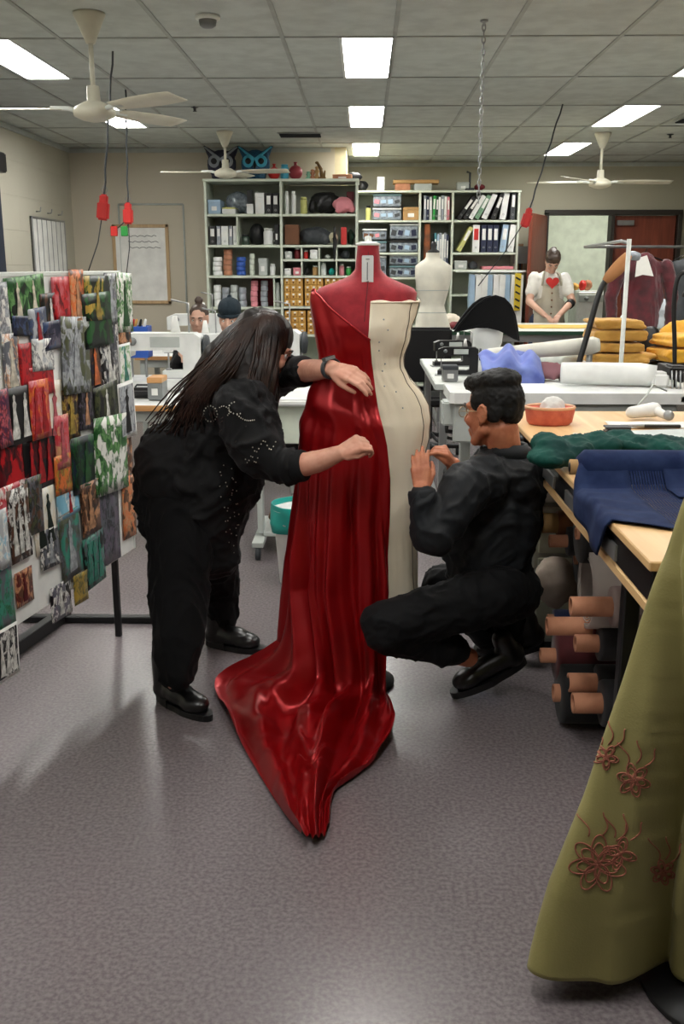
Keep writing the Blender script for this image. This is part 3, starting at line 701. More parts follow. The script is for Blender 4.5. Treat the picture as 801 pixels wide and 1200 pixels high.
# ================================================================ collage board
BX=lambda y:-.96-(4.0-y)*.19375
BA=math.atan2(.19375,1)   # board turned slightly from the depth axis
bdir=V((.19375,1,0)).normalized(); bnor=V((1,-.19375,0)).normalized()
BO=V((BX(4.0),4.0,0))
def onboard(px,py):
    r=ray(px,py); t=(BO-CAM).dot(bnor)/r.dot(bnor); p=CAM+r*t; return (p-BO).dot(bdir),p.z
bz0=.345; bz1=1.472; SL=-2.0
bt=thing('display_board','freestanding white board crowded with pinned costume pictures, left of the bending woman','display board',(BX(3.0),3.0,0))
def bslab(s0,s1,z0,z1,n0,n1,bev=.003):
    m=MB().box(((s0+s1)/2,(n0+n1)/2,(z0+z1)/2),(s1-s0,n1-n0,z1-z0),None,bev)
    F=Matrix((bdir,-bnor,V((0,0,1)))).transposed().to_4x4(); F.translation=BO
    return m.xf(F)
part('panel',bslab(SL,0,bz0,bz1,.0,.018),M['paper'],bt,True)
for a in (SL,0): 
    part('frame_rail',bslab(a-.008,a+.008,bz0,bz1,-.002,.02),M['white_paint'],bt,True)
part('frame_rail',bslab(SL,0,bz1-.008,bz1+.008,-.002,.02),M['white_paint'],bt,True)
for s in (-.13,-1.6):
    part('leg',bslab(s-.012,s+.012,.0,1.2,.020,.044),M['black_metal'],bt,True)
part('floor_bar',MB().bb(-1.47,-.86,4.02,4.06,.002,.032),M['black_metal'],bt,True)
part('floor_bar',bslab(-1.64,-.05,.0,.05,.30,.36).bb(-.001,0,0,0.001,0,.001,0) if False else bslab(-1.64,.02,.002,.06,.32,.36),M['black_metal'],bt,True)
K={'g':(30,84,36),'dg':(10,26,16),'lg':(110,160,96),'w':(232,230,224),'k':(16,14,18),'r':(186,24,32),'dr':(96,14,24),'o':(214,110,52),'t':(206,150,110),'br':(92,60,42),'b':(60,80,120),'nv':(22,28,54),'gy':(96,98,106),'lgy':(176,180,184),'y':(176,146,60),'p':(196,96,104),'tl':(60,140,120),'pu':(70,34,64),'ol':(78,82,52),'cr':(226,216,196),'lb':(130,186,210),'gp':(98,88,104)}
PR=[(8,325,50,372,'dg g lg g','two pale dancers in a green forest','cr2'),
(-6,333,9,395,'gy lgy gy w','misty grey columns',''),(47,345,68,388,'k dg k br','a white masked figure on black','w'),
(60,326,80,372,'dr r r p','crimson beaded cloth',''),(80,318,95,378,'br o t o','a slim orange gilded gown','t'),(97,325,123,372,'dg k g y','yellow reeds in a dark wood','y'),
(122,322,135,375,'gy ol lgy gy','a silver grey armoured dancer','lgy'),(136,322,152,385,'w g lg w','bright green leaves on white','g'),
(13,371,33,392,'nv nv b k','a plain navy sky',''),(33,362,52,400,'gy b gy lgy','a red coated figure on grey','r'),(50,376,77,406,'b gy gp nv','blue grey rocks',''),
(96,345,126,402,'dg k dg g','a black green thicket',''),(126,373,138,412,'lgy gy w k','an oval mirror on pale grey','gy'),(138,380,151,402,'br t br k','a brown earthy texture',''),
(2,393,20,456,'gy t w gy','a pale crowd in white wigs','cr'),(20,404,34,452,'r r dr r','a scarlet ruffled sleeve',''),(35,398,58,432,'lgy w gy w','grey ruled lines on white',''),
(69,374,99,456,'ol gy lgy ol','a long pale olive gown','lgy'),(103,400,119,453,'k nv k br','an orange flame dancer on black','o'),(118,398,136,450,'k w gy k','black and white tall figures','w'),
(138,404,151,448,'tl w lg w','pale green bottles on white','tl'),(30,430,59,462,'r dr r r','a red feathered cloak',''),(5,455,34,516,'k dg k k','a white swirling dancer on black','w2'),
(32,447,53,510,'r p r o','a red robed figure with gold','r2'),(53,448,71,513,'cr cr w cr','a faint red sketch on cream','p'),(72,458,90,511,'k br y br','gold costumed pair on black','y'),
(90,455,107,500,'k k gp k','two small portraits on black','t'),(110,451,136,494,'ol dg ol k','a white bird on dark olive','w'),(138,449,155,509,'lgy gy lgy lgy','a dark standing figure on pale grey','k'),
(-6,458,8,520,'pu dr p pu','purple sequins',''),(-6,515,30,572,'dr k dr r','a dark red cavern',''),(28,509,62,569,'k dr k k','two scarlet gowns on black','r3'),
(63,488,78,545,'p r p t','a pink veiled dancer','p'),(62,534,80,576,'o br y o','orange brocade',''),(82,512,112,572,'dg nv g dg','dark green ivy over blue','g'),
(108,490,143,572,'g lg g w','lush green foliage with white blossom',''),(143,494,154,562,'br t gy br','a brown fur collar',''),(39,573,63,642,'cr w cr cr','a dark green tree on cream','dg2'),
(66,572,93,602,'lb lb w lb','a red parrot on pale blue','r'),(-6,568,28,606,'p r w dr','pink and red petals',''),(8,573,31,652,'k w k br','black and white roundels','w4'),
(92,566,112,622,'br t k br','brown portraits in rows','t'),(112,572,137,656,'gp gy k gp','grey lace in mauve tones',''),(142,560,156,626,'t o t br','a peach marbled texture',''),
(45,620,68,662,'gy w k gy','a shadowy grey face','lgy'),(70,600,92,672,'gy ol gy tl','a grey green ragged dress','lgy'),(97,626,119,682,'tl gy tl k','teal pleated gowns','tl3'),
(-6,598,6,662,'w lb w lgy','a pale blue sky strip',''),(-6,668,14,732,'tl g tl gy','a sea green underwater scene',''),(17,668,36,706,'br dr t br','a red brown rosette','dr'),
(58,684,80,722,'gy gp w k','a soft grey profile','w'),(28,560,46,622,'br gy k ol','a dusky brown cloak',''),(-8,736,17,792,'k w k k','a black and white crowd, loose below','w4'),
(83,672,98,704,'ol y ol y','olive and yellow moss',''),(40,388,47,402,'r r r r','a tiny red button','')]
vert=['at the very top','in the upper part','in the middle','in the lower part','at the bottom']
for i,(x0,y0,x1,y1,cs,desc,fig) in enumerate(PR):
    s0,_=onboard(x0,(y0+y1)/2); s1,_=onboard(x1,(y0+y1)/2); _,zt=onboard((x0+x1)/2,y0); _,zb=onboard((x0+x1)/2,y1)
    ex=.06*(s1-s0); s0-=ex; s1+=ex; zt+=.04*(zt-zb); zb-=.07*(zt-zb)
    w=s1-s0; h=zt-zb; lay=.004+.0016*(i%6)
    F=Matrix((bdir,-bnor,V((0,0,1)))).transposed().to_4x4(); F.translation=BO+bdir*((s0+s1)/2)+bnor*lay+V((0,0,zb))
    rot=Matrix.Rotation(math.radians(((i*37)%9-4)*.8),4,'Y'); F=F@rot
    v=0 if y0<345 else 1 if y0<440 else 2 if y0<540 else 3 if y0<640 else 4
    lab='picture print of %s, pinned %s of the display board'%(desc,vert[v])
    if len(lab.split())>16: lab='picture print of %s on the display board'%desc
    b=MB(); rows=[]
    for a in range(7):
        zz=h*a/6; curl=.006*((a/6-.6)**2)*((i%3)-.5)
        rows.append([F@V((w*(c/4-.5),-abs(curl)-.0008*math.sin(c/4*PI),zz)) for c in range(5)])
    b.grid(rows,thick=.0008)
    brd=i in (28,52,20)
    m=picture('print_%s'%cs.replace(' ','_')+str(i),[K[c] for c in cs.split()],scale=26 if w<.15 else 18,seed=i) if not brd else M['paper']
    o=solo('picture_print',b,m,lab,'picture','prints pinned on the display board')
    base=Matrix.Translation(-o.location)
    if brd:
        q=MB().box((0,-.0022,h/2),(w*.84,.0012,h*.88),None,0).xf(base@F); part('image',q,picture('image_%d'%i,[K[c] for c in cs.split()],22,i),o)
    if fig:
        n=int(fig[-1]) if fig[-1].isdigit() else 1; key=fig.rstrip('0123456789'); cr2=M.get('ink_'+key) or mat('ink_'+key,K[key],.5,rgb2=tuple(int(q*.7) for q in K[key]),scale=40); M['ink_'+key]=cr2
        for f in range(min(n,3)):
            cx=((f+.5)/min(n,3)-.5)*w*.8; hh=h*.78; ww=min(w*.5/min(n,3)*1.3,hh*.32)
            prof=[(0,.02,1.0),(.12,.03,.9),(.3,.03,.72),(.5,.0,.42),(.66,-.02,.34),(.78,.0,.55),(.83,.0,.34),(.86,0,.16),(.90,0,.24),(.96,0,.24),(1.0,0,.06)]
            j=random.Random(i*7+f)
            L=[(cx+(-q*.5+o_)*ww*(1+.2*j.uniform(-1,1)),.10*h+t_*hh) for t_,o_,q in prof]; Rr=[(cx+(q*.5+o_)*ww*(1+.2*j.uniform(-1,1)),.10*h+t_*hh) for t_,o_,q in prof]
            q=MB().prism(L+Rr[::-1],-.0036,-.0022,'y').xf(base@F); part('printed_figure',q,cr2,o)
# ---------------------------------------------------------------- things on the left and back walls
def onleft(px,py):
    r=ray(px,py); t=(XL-CAM.x)/r.x; return CAM+r*t
a=onleft(34,253); b=onleft(77,320); y0,y1=a.y,b.y
wbd=thing('wall_planner','white ruled planner panel on the left wall beside the dark window','planner',(XL,(y0+y1)/2,1.40))
part('panel',MB().bb(XL+.002,XL+.02,y0,y1,1.40,a.z),M['paper'],wbd,True)
fr=MB()
for p in ((y0,y0+.02,1.4,a.z),(y1-.02,y1,1.4,a.z),(y0,y1,1.4,1.42),(y0,y1,a.z-.02,a.z)): fr.bb(XL+.002,XL+.028,*p)
part('frame',fr,M['steel'],wbd,True)
for k in range(1,7): part('ruled_line',MB().bb(XL+.02,XL+.023,y0+(y1-y0)*k/7-.006,y0+(y1-y0)*k/7+.006,1.42,a.z-.02,0),M['grey_plastic'],wbd,True)
for k in range(3):
    yy=y0+(y1-y0)*(.2+.33*k); part('hook',MB().tube([(XL+.002,yy,a.z+.05),(XL+.04,yy,a.z+.05),(XL+.05,yy,a.z+.09)],.006,6),M['steel'],wbd,True)
a=at(131,263,YB); b=at(201,356,YB)
nb=thing('notice_board','white notice board in a tan wooden frame on the back wall','notice board',((a.x+b.x)/2,YB,b.z))
part('panel',MB().bb(a.x+.03,b.x-.03,YB-.02,YB-.002,b.z+.03,a.z-.03),M['paper'],nb,True)
fr=MB()
for p in ((a.x,a.x+.035,b.z,a.z),(b.x-.035,b.x,b.z,a.z),(a.x,b.x,a.z-.035,a.z),(a.x,b.x,b.z,b.z+.035)): fr.bb(p[0],p[1],YB-.03,YB-.002,p[2],p[3])
part('frame',fr,M['oak_trim'],nb,True)
for k in range(3):
    q=MB(); rr=random.Random(k); pts=[]
    for j in range(14): pts.append((a.x+.15+.025*j+.02*k,YB-.022,a.z-.12-.06*k+.008*math.sin(j*2.2+k)))
    q.tube(pts,.003,5); part('handwriting',q,M['dark_grey'],nb,True)
# ================================================================ shelving
def shelving(label,x0,x1,yf,yb,tops,bays,nshelf,loc):
    t=thing('shelving_unit',label,'shelving',loc)
    zt=tops[0]
    for x in [x0,x1-.025]+bays: part('upright',MB().bb(x,x+.025,yf,yb,.0,zt-.026),M['cream_shelf'],t,True)
    part('top_board',MB().bb(x0-.01,x1+.01,yf-.01,yb,zt-.025,zt),M['cream_shelf'],t,True)
    part('back_panel',MB().bb(x0+.026,x1-.026,yb-.015,yb-.003,.05,zt-.03,0),mat('shelf_back',(176,180,166),.7),t,True)
    return t
YA=10.45; zA=lambda py:at(300,py,YA).z; xA=lambda px:at(px,290,YA).x
A0,A1,AM=xA(240.5),xA(419),xA(328)
tA=shelving('tall cream shelving unit with two bays against the left back wall',A0,A1,YA,YA+.5,[zA(209.5)],[AM],0,((A0+A1)/2,YA+.25,0))
zl=[250.5,287,323,360]
def board(t,x0,x1,z,yf,yb): part('shelf',MB().bb(x0+.026,x1-.001,yf+.004,yb-.02,z-.025,z),M['cream_shelf'],t,True)
for py in zl: board(tA,A0,AM,zA(py),YA,YA+.5)
for py in (250.5,287,323,359,392): board(tA,AM,A1-.025,zA(py),YA,YA+.5)
for z in (.75,.42,.1): board(tA,A0,AM,z,YA,YA+.5); 
for z in (.42,.1): board(tA,AM,A1-.025,z,YA,YA+.5)
board(tA,AM,A1-.025,zA(303.5),YA,YA+.5)
for px in (353,373.5,394): part('divider',MB().bb(xA(px)-.008,xA(px)+.008,YA+.01,YA+.45,zA(323)+.001,zA(287)-.027),M['cream_shelf'],tA,True)
part('divider',MB().bb(xA(278)-.008,xA(278)+.008,YA+.01,YA+.45,zA(287)+.001,zA(250.5)-.027),M['cream_shelf'],tA,True)
part('divider',MB().bb(xA(320)-.008,xA(320)+.008,YA+.01,YA+.45,zA(360)+.001,zA(323)-.027),M['cream_shelf'],tA,True)
YC=12.1; zC=lambda py:at(500,py,YC).z; xC=lambda px:at(px,290,YC).x
C0,C1=-.17,xC(607)
tC=shelving('wide cream shelving unit with files and tubs on the far right wall',C0,C1,YC,YC+.47,[zC(223)],[xC(492)-.02,xC(530)-.02],0,((C0+C1)/2,YC+.23,0))
for x0,x1,pys in ((C0,xC(492)-.02,(258,296,325)),(xC(492)-.02,xC(530)-.02,(258,325)),(xC(530)-.02,C1-.025,(258,296,316,345))):
    for py in pys: board(tC,x0,x1,zC(py),YC,YC+.47)
    for z in (.8,.4,.1): board(tC,x0,x1,z,YC,YC+.47)
# ---- item makers (built in place at real size)
def ibox(name,x0,x1,y0,y1,z0,z1,m,lab,cat='box',lid=None,group=None,lidm=None):
    g=.002; o=solo(name,MB().bb(x0+g,x1-g,y0,y1,z0+g,z1,.006),m,lab,cat,group)
    L=-o.location
    h=z1-z0
    if lid!='no':
        q=MB().bb(x0-.001+g,x1+.001-g,y0-.004,y1+.002,z1-h*.22,z1+.004,.004).xf(Matrix.Translation(L)); part('lid',q,lidm or m,o)
        q=MB().bb(x0+(x1-x0)*.3,x1-(x1-x0)*.3,y0-.007,y0-.0042,z0+h*.25,z0+h*.55,.001).xf(Matrix.Translation(L)); part('box_label',q,M['paper'],o)
    return o
def ibinder(x,y0,z0,w,h,m,lab,lean=0,group='binders on the far right shelving',cat='binder',d=.28,lm=None):
    """lever arch file: cover, pages, spine label, finger ring; leaning by `lean` radians to the right"""
    R=Matrix.Translation((x,y0,z0))@Matrix.Rotation(lean,4,'Y')
    c=MB(); c.bb(0,.004,0,d,0,h,.001).bb(w-.004,w,0,d,0,h,.001).bb(0,w,-.002,.003,0,h,.001)
    o=solo('binder',c.xf(R),m,lab,cat,group); L=Matrix.Translation(-o.location)
    part('pages',MB().bb(.006,w-.006,.006,d-.01,.006,h-.012,0).xf(L@R),M['paper'],o)
    part('spine_label',MB().bb(w*.18,w*.82,-.004,-.0021,h*.45,h*.86,.0005).xf(L@R),lm or M['paper'],o)
    part('finger_ring',MB().lathe([(.011,-.0042),(.011,-.0022),(.007,-.0022),(.007,-.0042),(.011,-.0042)],(w/2,0,h*.18),14,'y',cap=False).xf(L@R),M['steel'],o)
    return o
def ijar(name,x,y,z0,r,h,m,lab,lidm=None,cat='jar',group=None):
    o=solo(name,MB().lathe([(r*.92,0),(r,.006),(r,h*.8),(r*.8,h*.86),(r*.8,h*.9)],(x,y,z0+.002)),m,lab,cat,group)
    part('lid',MB().lathe([(r*.86,h*.88),(r*.88,h),(r*.8,h+.004),(.001,h+.005)]),lidm or M['white_plastic'],o); return o
def istack(x0,x1,y,z0,z1,n,m,what,lab,group):
    """separate flat tins or rolls on top of one another"""
    r=(x1-x0)/2; h=(z1-z0)/n; o=None; wd=['lowest','second','third','fourth','topmost'] 
    for k in range(n):
        l='%s, %s of its pile'%(lab,'topmost' if k==n-1 else wd[k]); loc=V(((x0+x1)/2+.004*math.sin(k*5),y,z0+.002+h*k))
        if o is None:
            o=thing(what,l,what.split('_')[-1],loc,0,group)
            part('roll',MB().lathe([(r*.96,0),(r,.004),(r,h*.8),(r*.93,h*.84),(r*.93,h-.003),(r*.45,h-.002),(r*.4,h-.012)]),m,o)
            part('core',MB().lathe([(r*.38,.001),(r*.38,h-.002)]),M['cardboard'],o)
        else: dup(o,loc,0,l,group)
def heap(name,c,r,m,lab,cat,n=9,seed=0,group=None,vox=.014,amp=.014,sc=14):
    """crumpled cloth or soft goods: folded lobes fused together"""
    R=random.Random(seed); b=MB(); c=V(c)
    b.ell(c+V((0,0,r[2]*.5)),(r[0]*.8,r[1]*.8,r[2]*.5))
    for k in range(n):
        a=R.uniform(0,2*PI); q=R.uniform(.2,.75); p=c+V((r[0]*q*math.cos(a),r[1]*q*math.sin(a),r[2]*R.uniform(.25,.75)*(1-.4*q)))
        b.ell(p,(r[0]*R.uniform(.22,.42),r[1]*R.uniform(.22,.42),r[2]*R.uniform(.2,.34)),Euler((R.uniform(-.5,.5),R.uniform(-.5,.5),R.uniform(0,3))).to_matrix().to_4x4())
    me=blob(name,b,vox,3,wrinkle(amp,sc,seed))
    zm=min(v.co.z for v in me.vertices)
    for v in me.vertices: v.co.z+=c.z+.002-zm; 
    me.transform(Matrix.Translation(-c)); o=bpy.data.objects.new(name,me); COL.objects.link(o); me.materials.append(m); o.location=c
    return tag(o,lab,cat,group)
y=YA+.04
def B(px0,px1,pyt,pyb,m,desc,where,name='storage_box',cat='box',lidm=None,dep=.3):
    return ibox(name,xA(px0),xA(px1),y,y+dep,zA(pyb),zA(pyt),M[m],'%s on the %s'%(desc,where),cat,None,'goods on the left shelving',M[lidm] if lidm else None)
w1='upper left shelf of the left shelving'
B(244,259,234,250.5,'pale_blue','pale blue box with cream base','top left shelf at its left end',lidm='pale_blue')
B(260.5,276,243,250.5,'white_plastic','low white box with green tinted lid','top left shelf, second from left',lidm='olive_tint')
heap('plastic_bag',(xA(275),YA+.37,zA(250.5)),(.16,.1,.22),M['clear_bin'],'grey blue bag of remnants behind the boxes on the top left shelf','bag',8,2)
B(289,297,239,250.5,'white_plastic','small white carton under a black tin','top left shelf',dep=.1)
ibox('tin',xA(289.5),xA(296.5),y+.01,y+.1,zA(238.3),zA(222),M['black_plastic'],'upright black tin on a small white carton, top left shelf','tin','no')
B(299,310,226,250.5,'white_plastic','tall white box file','top left shelf right of the black tin')
for k,(a_,b_) in enumerate(((311.5,318.5),(319.5,326.5))): ibinder(xA(a_),y,zA(250.5)+.002,xA(b_)-xA(a_),zA(226)-zA(250.5),M['black_plastic'],'black box file at the right end of the top left shelf, %s one'%('left' if k==0 else 'right'),0,'black files on the left shelving')
for k,(a_,b_) in enumerate(((333.5,338),(341,346.5))):
    ijar('paper_roll',(xA(a_)+xA(b_))/2,y+.06,zA(250.5),(xA(b_)-xA(a_))/2,zA(224)-zA(250.5),M['white_plastic'],'upright white roll on the top right shelf, %s one'%('left' if k==0 else 'right'),cat='roll',group='white rolls on the left shelving')
ijar('tin',xA(355.5),y+.05,zA(250.5),.035,.16,M['olive_tint'],'pale yellow tin beside the white rolls on the top right shelf',M['olive_tint'],'tin')
heap('wig_pile',(xA(380),YA+.2,zA(250.5)),(.20,.14,.20),M['black_plastic'],'heap of black wigs on the top right shelf of the left shelving','wigs',12,4)
heap('fabric_pile',(xA(402),YA+.13,zA(250.5)),(.13,.10,.16),M['pink'],'heap of pink fabric on the top right shelf','fabric',9,5)
ibox('storage_box',xA(405),xA(414),YA+.3,YA+.42,zA(250.5),zA(222),M['dark_red'],'dark red box standing behind the pink fabric','box','no')
# second row
for a_,b_,m,de in ((245,252,'black_plastic','narrow black file at the left end of the second left shelf'),(253.5,258,'silver_box','thin silver file on the second left shelf'),(259,267,'white_plastic','wide white file on the second left shelf'),(268,272,'silver_box','thin grey file right of the wide white file'),(273,277,'white_plastic','narrow white file beside the shelf divider')):
    ibinder(xA(a_),y,zA(287)+.002,xA(b_)-xA(a_),zA(265)-zA(287),M[m],de,0,'files on the left shelving')
ijar('glass_jar',xA(286),y+.1,zA(287),.04,.10,mat('dark_glass',(60,76,66),.2),'dark green glass jar on the second left shelf','' or M['black_plastic'])
heap('hat',(xA(299),YA+.2,zA(287)),(.10,.12,.22),M['black_plastic'],'round black hat standing on the second left shelf','hat',6,8,vox=.012,amp=.006)
mg=ijar('mug',xA(313.5),y+.06,zA(287),.05,.16,M['white_plastic'],'white jug with wide rim on the second left shelf','' or M['white_paint'],'jug'); part('jug_handle',MB().tube([(.05,0,.13),(.085,0,.12),(.085,0,.05),(.05,0,.04)],.007,8),M['white_plastic'],mg)
B(321,326.5,263,287,'black_plastic','tall black carton at the right end of the second left shelf','left shelving')
sf=ibox('shoe_rack_box',xA(333),xA(350),y,y+.3,zA(287),zA(263),M['brown'],'brown open box with red sides on the second right shelf','box','no')
heap('accessory_pile',(xA(368),YA+.18,zA(287)),(.20,.13,.17),M['dark_grey'],'dark heap of belts and shoes on the second right shelf','accessories',14,11,amp=.02)
heap('wool_ball',(xA(390),YA+.12,zA(287)+.02),(.06,.06,.11),mat('wool',(206,200,170),.9),'cream ball of wool on the second right shelf','wool ball',5,12,amp=.004)
ibox('storage_box',xA(399),xA(406),y,y+.2,zA(287),zA(266),M['red_plastic'],'tall red box on the second right shelf','box','no')
heap('fabric_pile',(xA(410),YA+.2,zA(287)),(.035,.1,.16),mat('dark_green',(20,52,34),.8),'dark green cloth at the right end of the second right shelf','fabric',5,13)
heap('hanging_scarf',(xA(392),YA-.035,zA(306)),(.022,.022,.36),M['black_plastic'],'narrow black scarf hanging over the shelf edge below the cream wool','scarf',4,14,vox=.008,amp=.004)
# third row left: piles of ribbon rolls
for px0,px1,py,n,m,de in ((247,258,301,4,'white_plastic','white ribbon roll at the left end'),(259.5,270,292,5,'cardboard','beige tape roll in the tall pile'),(275,286,301,4,'blue_plastic','blue ribbon roll'),(290.5,296.5,297,4,'cream_shelf','cream bobbin')):
    istack(xA(px0),xA(px1),y+.07,zA(323),zA(py),n,M[m],'ribbon_roll','%s on the third left shelf'%de,'rolls on the third left shelf')
B(301.5,312,303,323,'light_grey','light grey upright carton','third left shelf')
ijar('cup',xA(318),y+.05,zA(323),.028,.11,M['white_plastic'],'small white cup at the right end of the third left shelf',cat='cup')
# fourth row left
for k,px in enumerate((247,257,267,277)):
    istack(xA(px),xA(px+9),y+.08,zA(360),zA(334+3*(k%2)),3,M[('white_plastic','silver_box','light_grey','silver_box')[k]],'thread_tub','%s thread tub on the fourth left shelf, %s'%(('white','grey','pale','silver')[k],('one','two','three','four')[k] if False else 'end pile' if k==0 else 'fourth pile' if k==3 else 'second pile' if k==1 else 'third pile'),'tubs on the fourth left shelf')
ibox('cabinet',xA(290),xA(318.5),YA+.25,YA+.45,zA(360),zA(327),M['dark_red'],'dark red board standing at the back of the fourth left shelf','board','no')
for k,px in enumerate((291,303)):
    istack(xA(px),xA(px+8.5),y+.08,zA(360),zA(329),5,M[('pink','silver_box')[k]],'thread_tub','%s thread tub in front of the dark red board'%('pink' if k==0 else 'silver'),'tubs in front of the red board')
ijar('bottle',xA(323.5),y+.06,zA(360),.02,.24,M['white_plastic'],'white bottle beside the divider on the fourth left shelf',cat='bottle')
# lower left shelves
for k,px in enumerate((244,256,268,280,292,304,315)):
    B(px,px+10.5,372,393,('white_plastic','pale_blue','light_grey','cardboard','white_plastic','silver_box','light_grey')[k],('white','pale blue','light grey','brown cardboard','plain white','silver','soft grey')[k]+' carton','low shelf behind the seated sewers')if False else None
# right bay cubby holes
def cub(px0,px1,pyt,pyb,m,desc,kind=0):
    lab=desc+' of the left shelving cubbies'
    if kind==0: ibox('storage_box',xA(px0),xA(px1),y,y+.16,zA(pyb),zA(pyt),M[m],lab,'box',None,'goods in the cubby holes')
    elif kind==1: ijar('tub',xA((px0+px1)/2),y+.07,zA(pyb),(xA(px1)-xA(px0))/2,zA(pyt)-zA(pyb),M[m],lab,None,'tub','goods in the cubby holes')
    else: heap('bundle',(xA((px0+px1)/2),y+.1,zA(pyb)),((xA(px1)-xA(px0))/2,.08,(zA(pyt)-zA(pyb))),M[m],lab,'bundle',7,int(px0),'goods in the cubby holes',.01,.006,24)
U,Lw=303.5,323
cub(333,341.5,295,U,'light_grey','pale grey box, upper left hole'); cub(344,351,291,U,'dark_red','dark red tub, upper left hole',1)
cub(355,360,294,U,'red_plastic','red tub, upper second hole',1); cub(362.5,372,293,U,'white_plastic','white box, upper second hole'); cub(379,387,298,U,'white_plastic','small white bundle, upper third hole',2); cub(398,411,293,U,'dark_grey','dark bundle, upper right hole',2)
cub(332,340,315,Lw,'white_plastic','low white box, lower left hole'); cub(342.5,352,314,Lw,'pink','low pink box, lower left hole'); cub(355,362,313,Lw,'black_plastic','black bundle, lower second hole',2); cub(365,372,312,Lw,'kraft','tan tub, lower second hole',1); cub(375,381.5,309,Lw,'white_plastic','white tub, lower third hole',1); cub(384,392,314,Lw,'teal_plastic','teal bundle, lower third hole',2); cub(397,403,310,Lw,'pink','pink tub, lower right hole',1); cub(405,411,313,Lw,'green_plastic','green tub, lower right hole',1)
# small drawer cabinets
def drawers(x0,x1,z0,z1,lab,nx=3,nz=4):
    t=thing('drawer_cabinet',lab,'drawer cabinet',((x0+x1)/2,YA+.2,z0+.002),0,'card drawer cabinets on the left shelving')
    part('body',MB().bb(x0,x1,YA+.045,YA+.36,z0+.002,z1,.003),M['card_yellow'],t,True)
    dw=(x1-x0)/nx; dh=(z1-z0)/nz
    for i in range(nx):
        for k in range(nz):
            cx=x0+dw*(i+.5); cz=z0+dh*(k+.5)
            d=part('drawer',MB().box((cx,YA+.036,cz),(dw-.008,.016,dh-.008)),M['card_yellow'],t,True)
            part('card_label',MB().box((cx,YA+.0265,cz+dh*.16),(dw*.34,.003,dh*.24),None,0).xf(Matrix.Translation(-t.location)),M['paper'],d)
            part('pull',MB().box((cx,YA+.024,cz-dh*.18),(dw*.22,.008,dh*.2),None,.002).xf(Matrix.Translation(-t.location)),M['brown'],d)
for k,(a_,b_,z0,z1) in enumerate(((331.5,354,359,325.5),(356,378,359,325.5),(380,402,359,325.5),(331.5,357,392,364),(359,384,392,364))):
    drawers(xA(a_),xA(b_),zA(z0),zA(z1),'yellow card cabinet of tiny drawers, %s of the %s cabinet row'%(('left end','middle','right end','left end','right end')[k],'upper' if k<3 else 'lower'))
# tops of the left shelving
zt=zA(209.5)+.001
def mask_thing(px,m,m2,lab,sc):
    t=thing('owl_mask',lab,'mask',(xA(px),YA+.15,zt+.012))
    b=MB(); b.ell((0,0,.14),(.15,.07,.14)); b.cone((-.09,0,.22),(-.17,.0,.31),.05,.012); b.cone((.09,0,.22),(.17,.0,.31),.05,.012); b.ell((0,-.05,.10),(.06,.05,.08)); b.bb(-.10,.10,-.05,.05,0,.05)
    me=blob('face',b,.009,3,wrinkle(.006,30,1)); part('face',me,m,t)
    for s in (-1,1):
        part('eye_ring',MB().lathe([(.056,-.10),(.06,-.075),(.045,-.06)],(s*.065,0,.16),20,'y'),m2,t); part('eye_hole',MB().lathe([(.03,-.104),(.03,-.06)],(s*.065,0,.16),16,'y'),M['black_plastic'],t)
        part('brow',MB().cone((s*.01,-.085,.18),(s*.16,-.03,.30),.016,.008),m2,t)
    part('beak',MB().cone((0,-.08,.14),(0,-.13,.07),.024,.004),M['black_plastic'],t)
mask_thing(260,mat('mask_dark',(44,44,62),.6),M['silver_box'],'dark feathered owl mask at the left end of the shelving top',1)
mask_thing(299.5,mat('mask_blue',(36,92,122),.5,rgb2=(24,60,90),scale=30),M['cyan'],'blue horned owl mask on top of the left shelving',1)
def ball(px,r,m,lab):
    t=thing('wrapped_ball',lab,'ball',(xA(px),YA+.14,zt)); part('ball',MB().ell((0,0,r),r),m,t); part('tie',MB().lathe([(r*.3,2*r-.01),(r*.2,2*r+.01),(r*.3,2*r+.03)]),m,t)
ball(321,.062,M['red_plastic'],'small red wrapped ball on the shelving top, right of the blue mask'); ball(346,.07,mat('rose_red',(150,44,56),.5),'large rose red wrapped ball on the shelving top')
ijar('tub',xA(333.5),YA+.12,zt,.04,.14,M['cyan'],'cyan blue tub between the two red balls',M['cyan'],'tub')
for px,m,h_,de in ((361,'tl_',.08,'pale green trinket'),(366,'cardboard',.1,'pinkish small figurine'),(371,'kraft',.13,'tan small figurine')):
    mm=M.get(m) or mat('pale_green',(130,190,160),.6); q=MB().lathe([(.03,0),(.034,.01),(.014,h_*.4),(.028,h_*.62),(.012,h_*.76),(.022,h_*.9),(.004,h_)]); q.xf(Matrix.Translation((xA(px),YA+.12,zt))); solo('figurine',q,mm,de+' standing on top of the left shelving','figurine')
q=MB(); x=xA(377); q.cone((x,YA+.1,zt+.02),(x-.01,YA+.1,zt+.10),.022,.018); q.cone((x-.01,YA+.1,zt+.10),(x-.04,YA+.1,zt+.15),.02,.014); q.ell((x-.05,YA+.1,zt+.16),(.02,.014,.014)); q.cone((x+.02,YA+.1,zt+.02),(x+.03,YA+.1,zt+.08),.014,.008); q.bb(x-.04,x+.04,YA+.06,YA+.14,zt,zt+.02)
solo('animal_figurine',q,mat('bronze',(110,84,44),.4,.5),'bronze animal figurine rearing on top of the left shelving','figurine')
ibox('flat_box',xA(389),xA(412),YA+.1,YA+.35,zt,zt+.045,M['cardboard'],'flat pinkish brown box at the right end of the shelving top','box',None)
heap('feather_bundle',(xA(414),YA+.43,zt),(.10,.05,.10),M['black_plastic'],'black feathers lying behind the flat box on the shelving top','feathers',6,21)
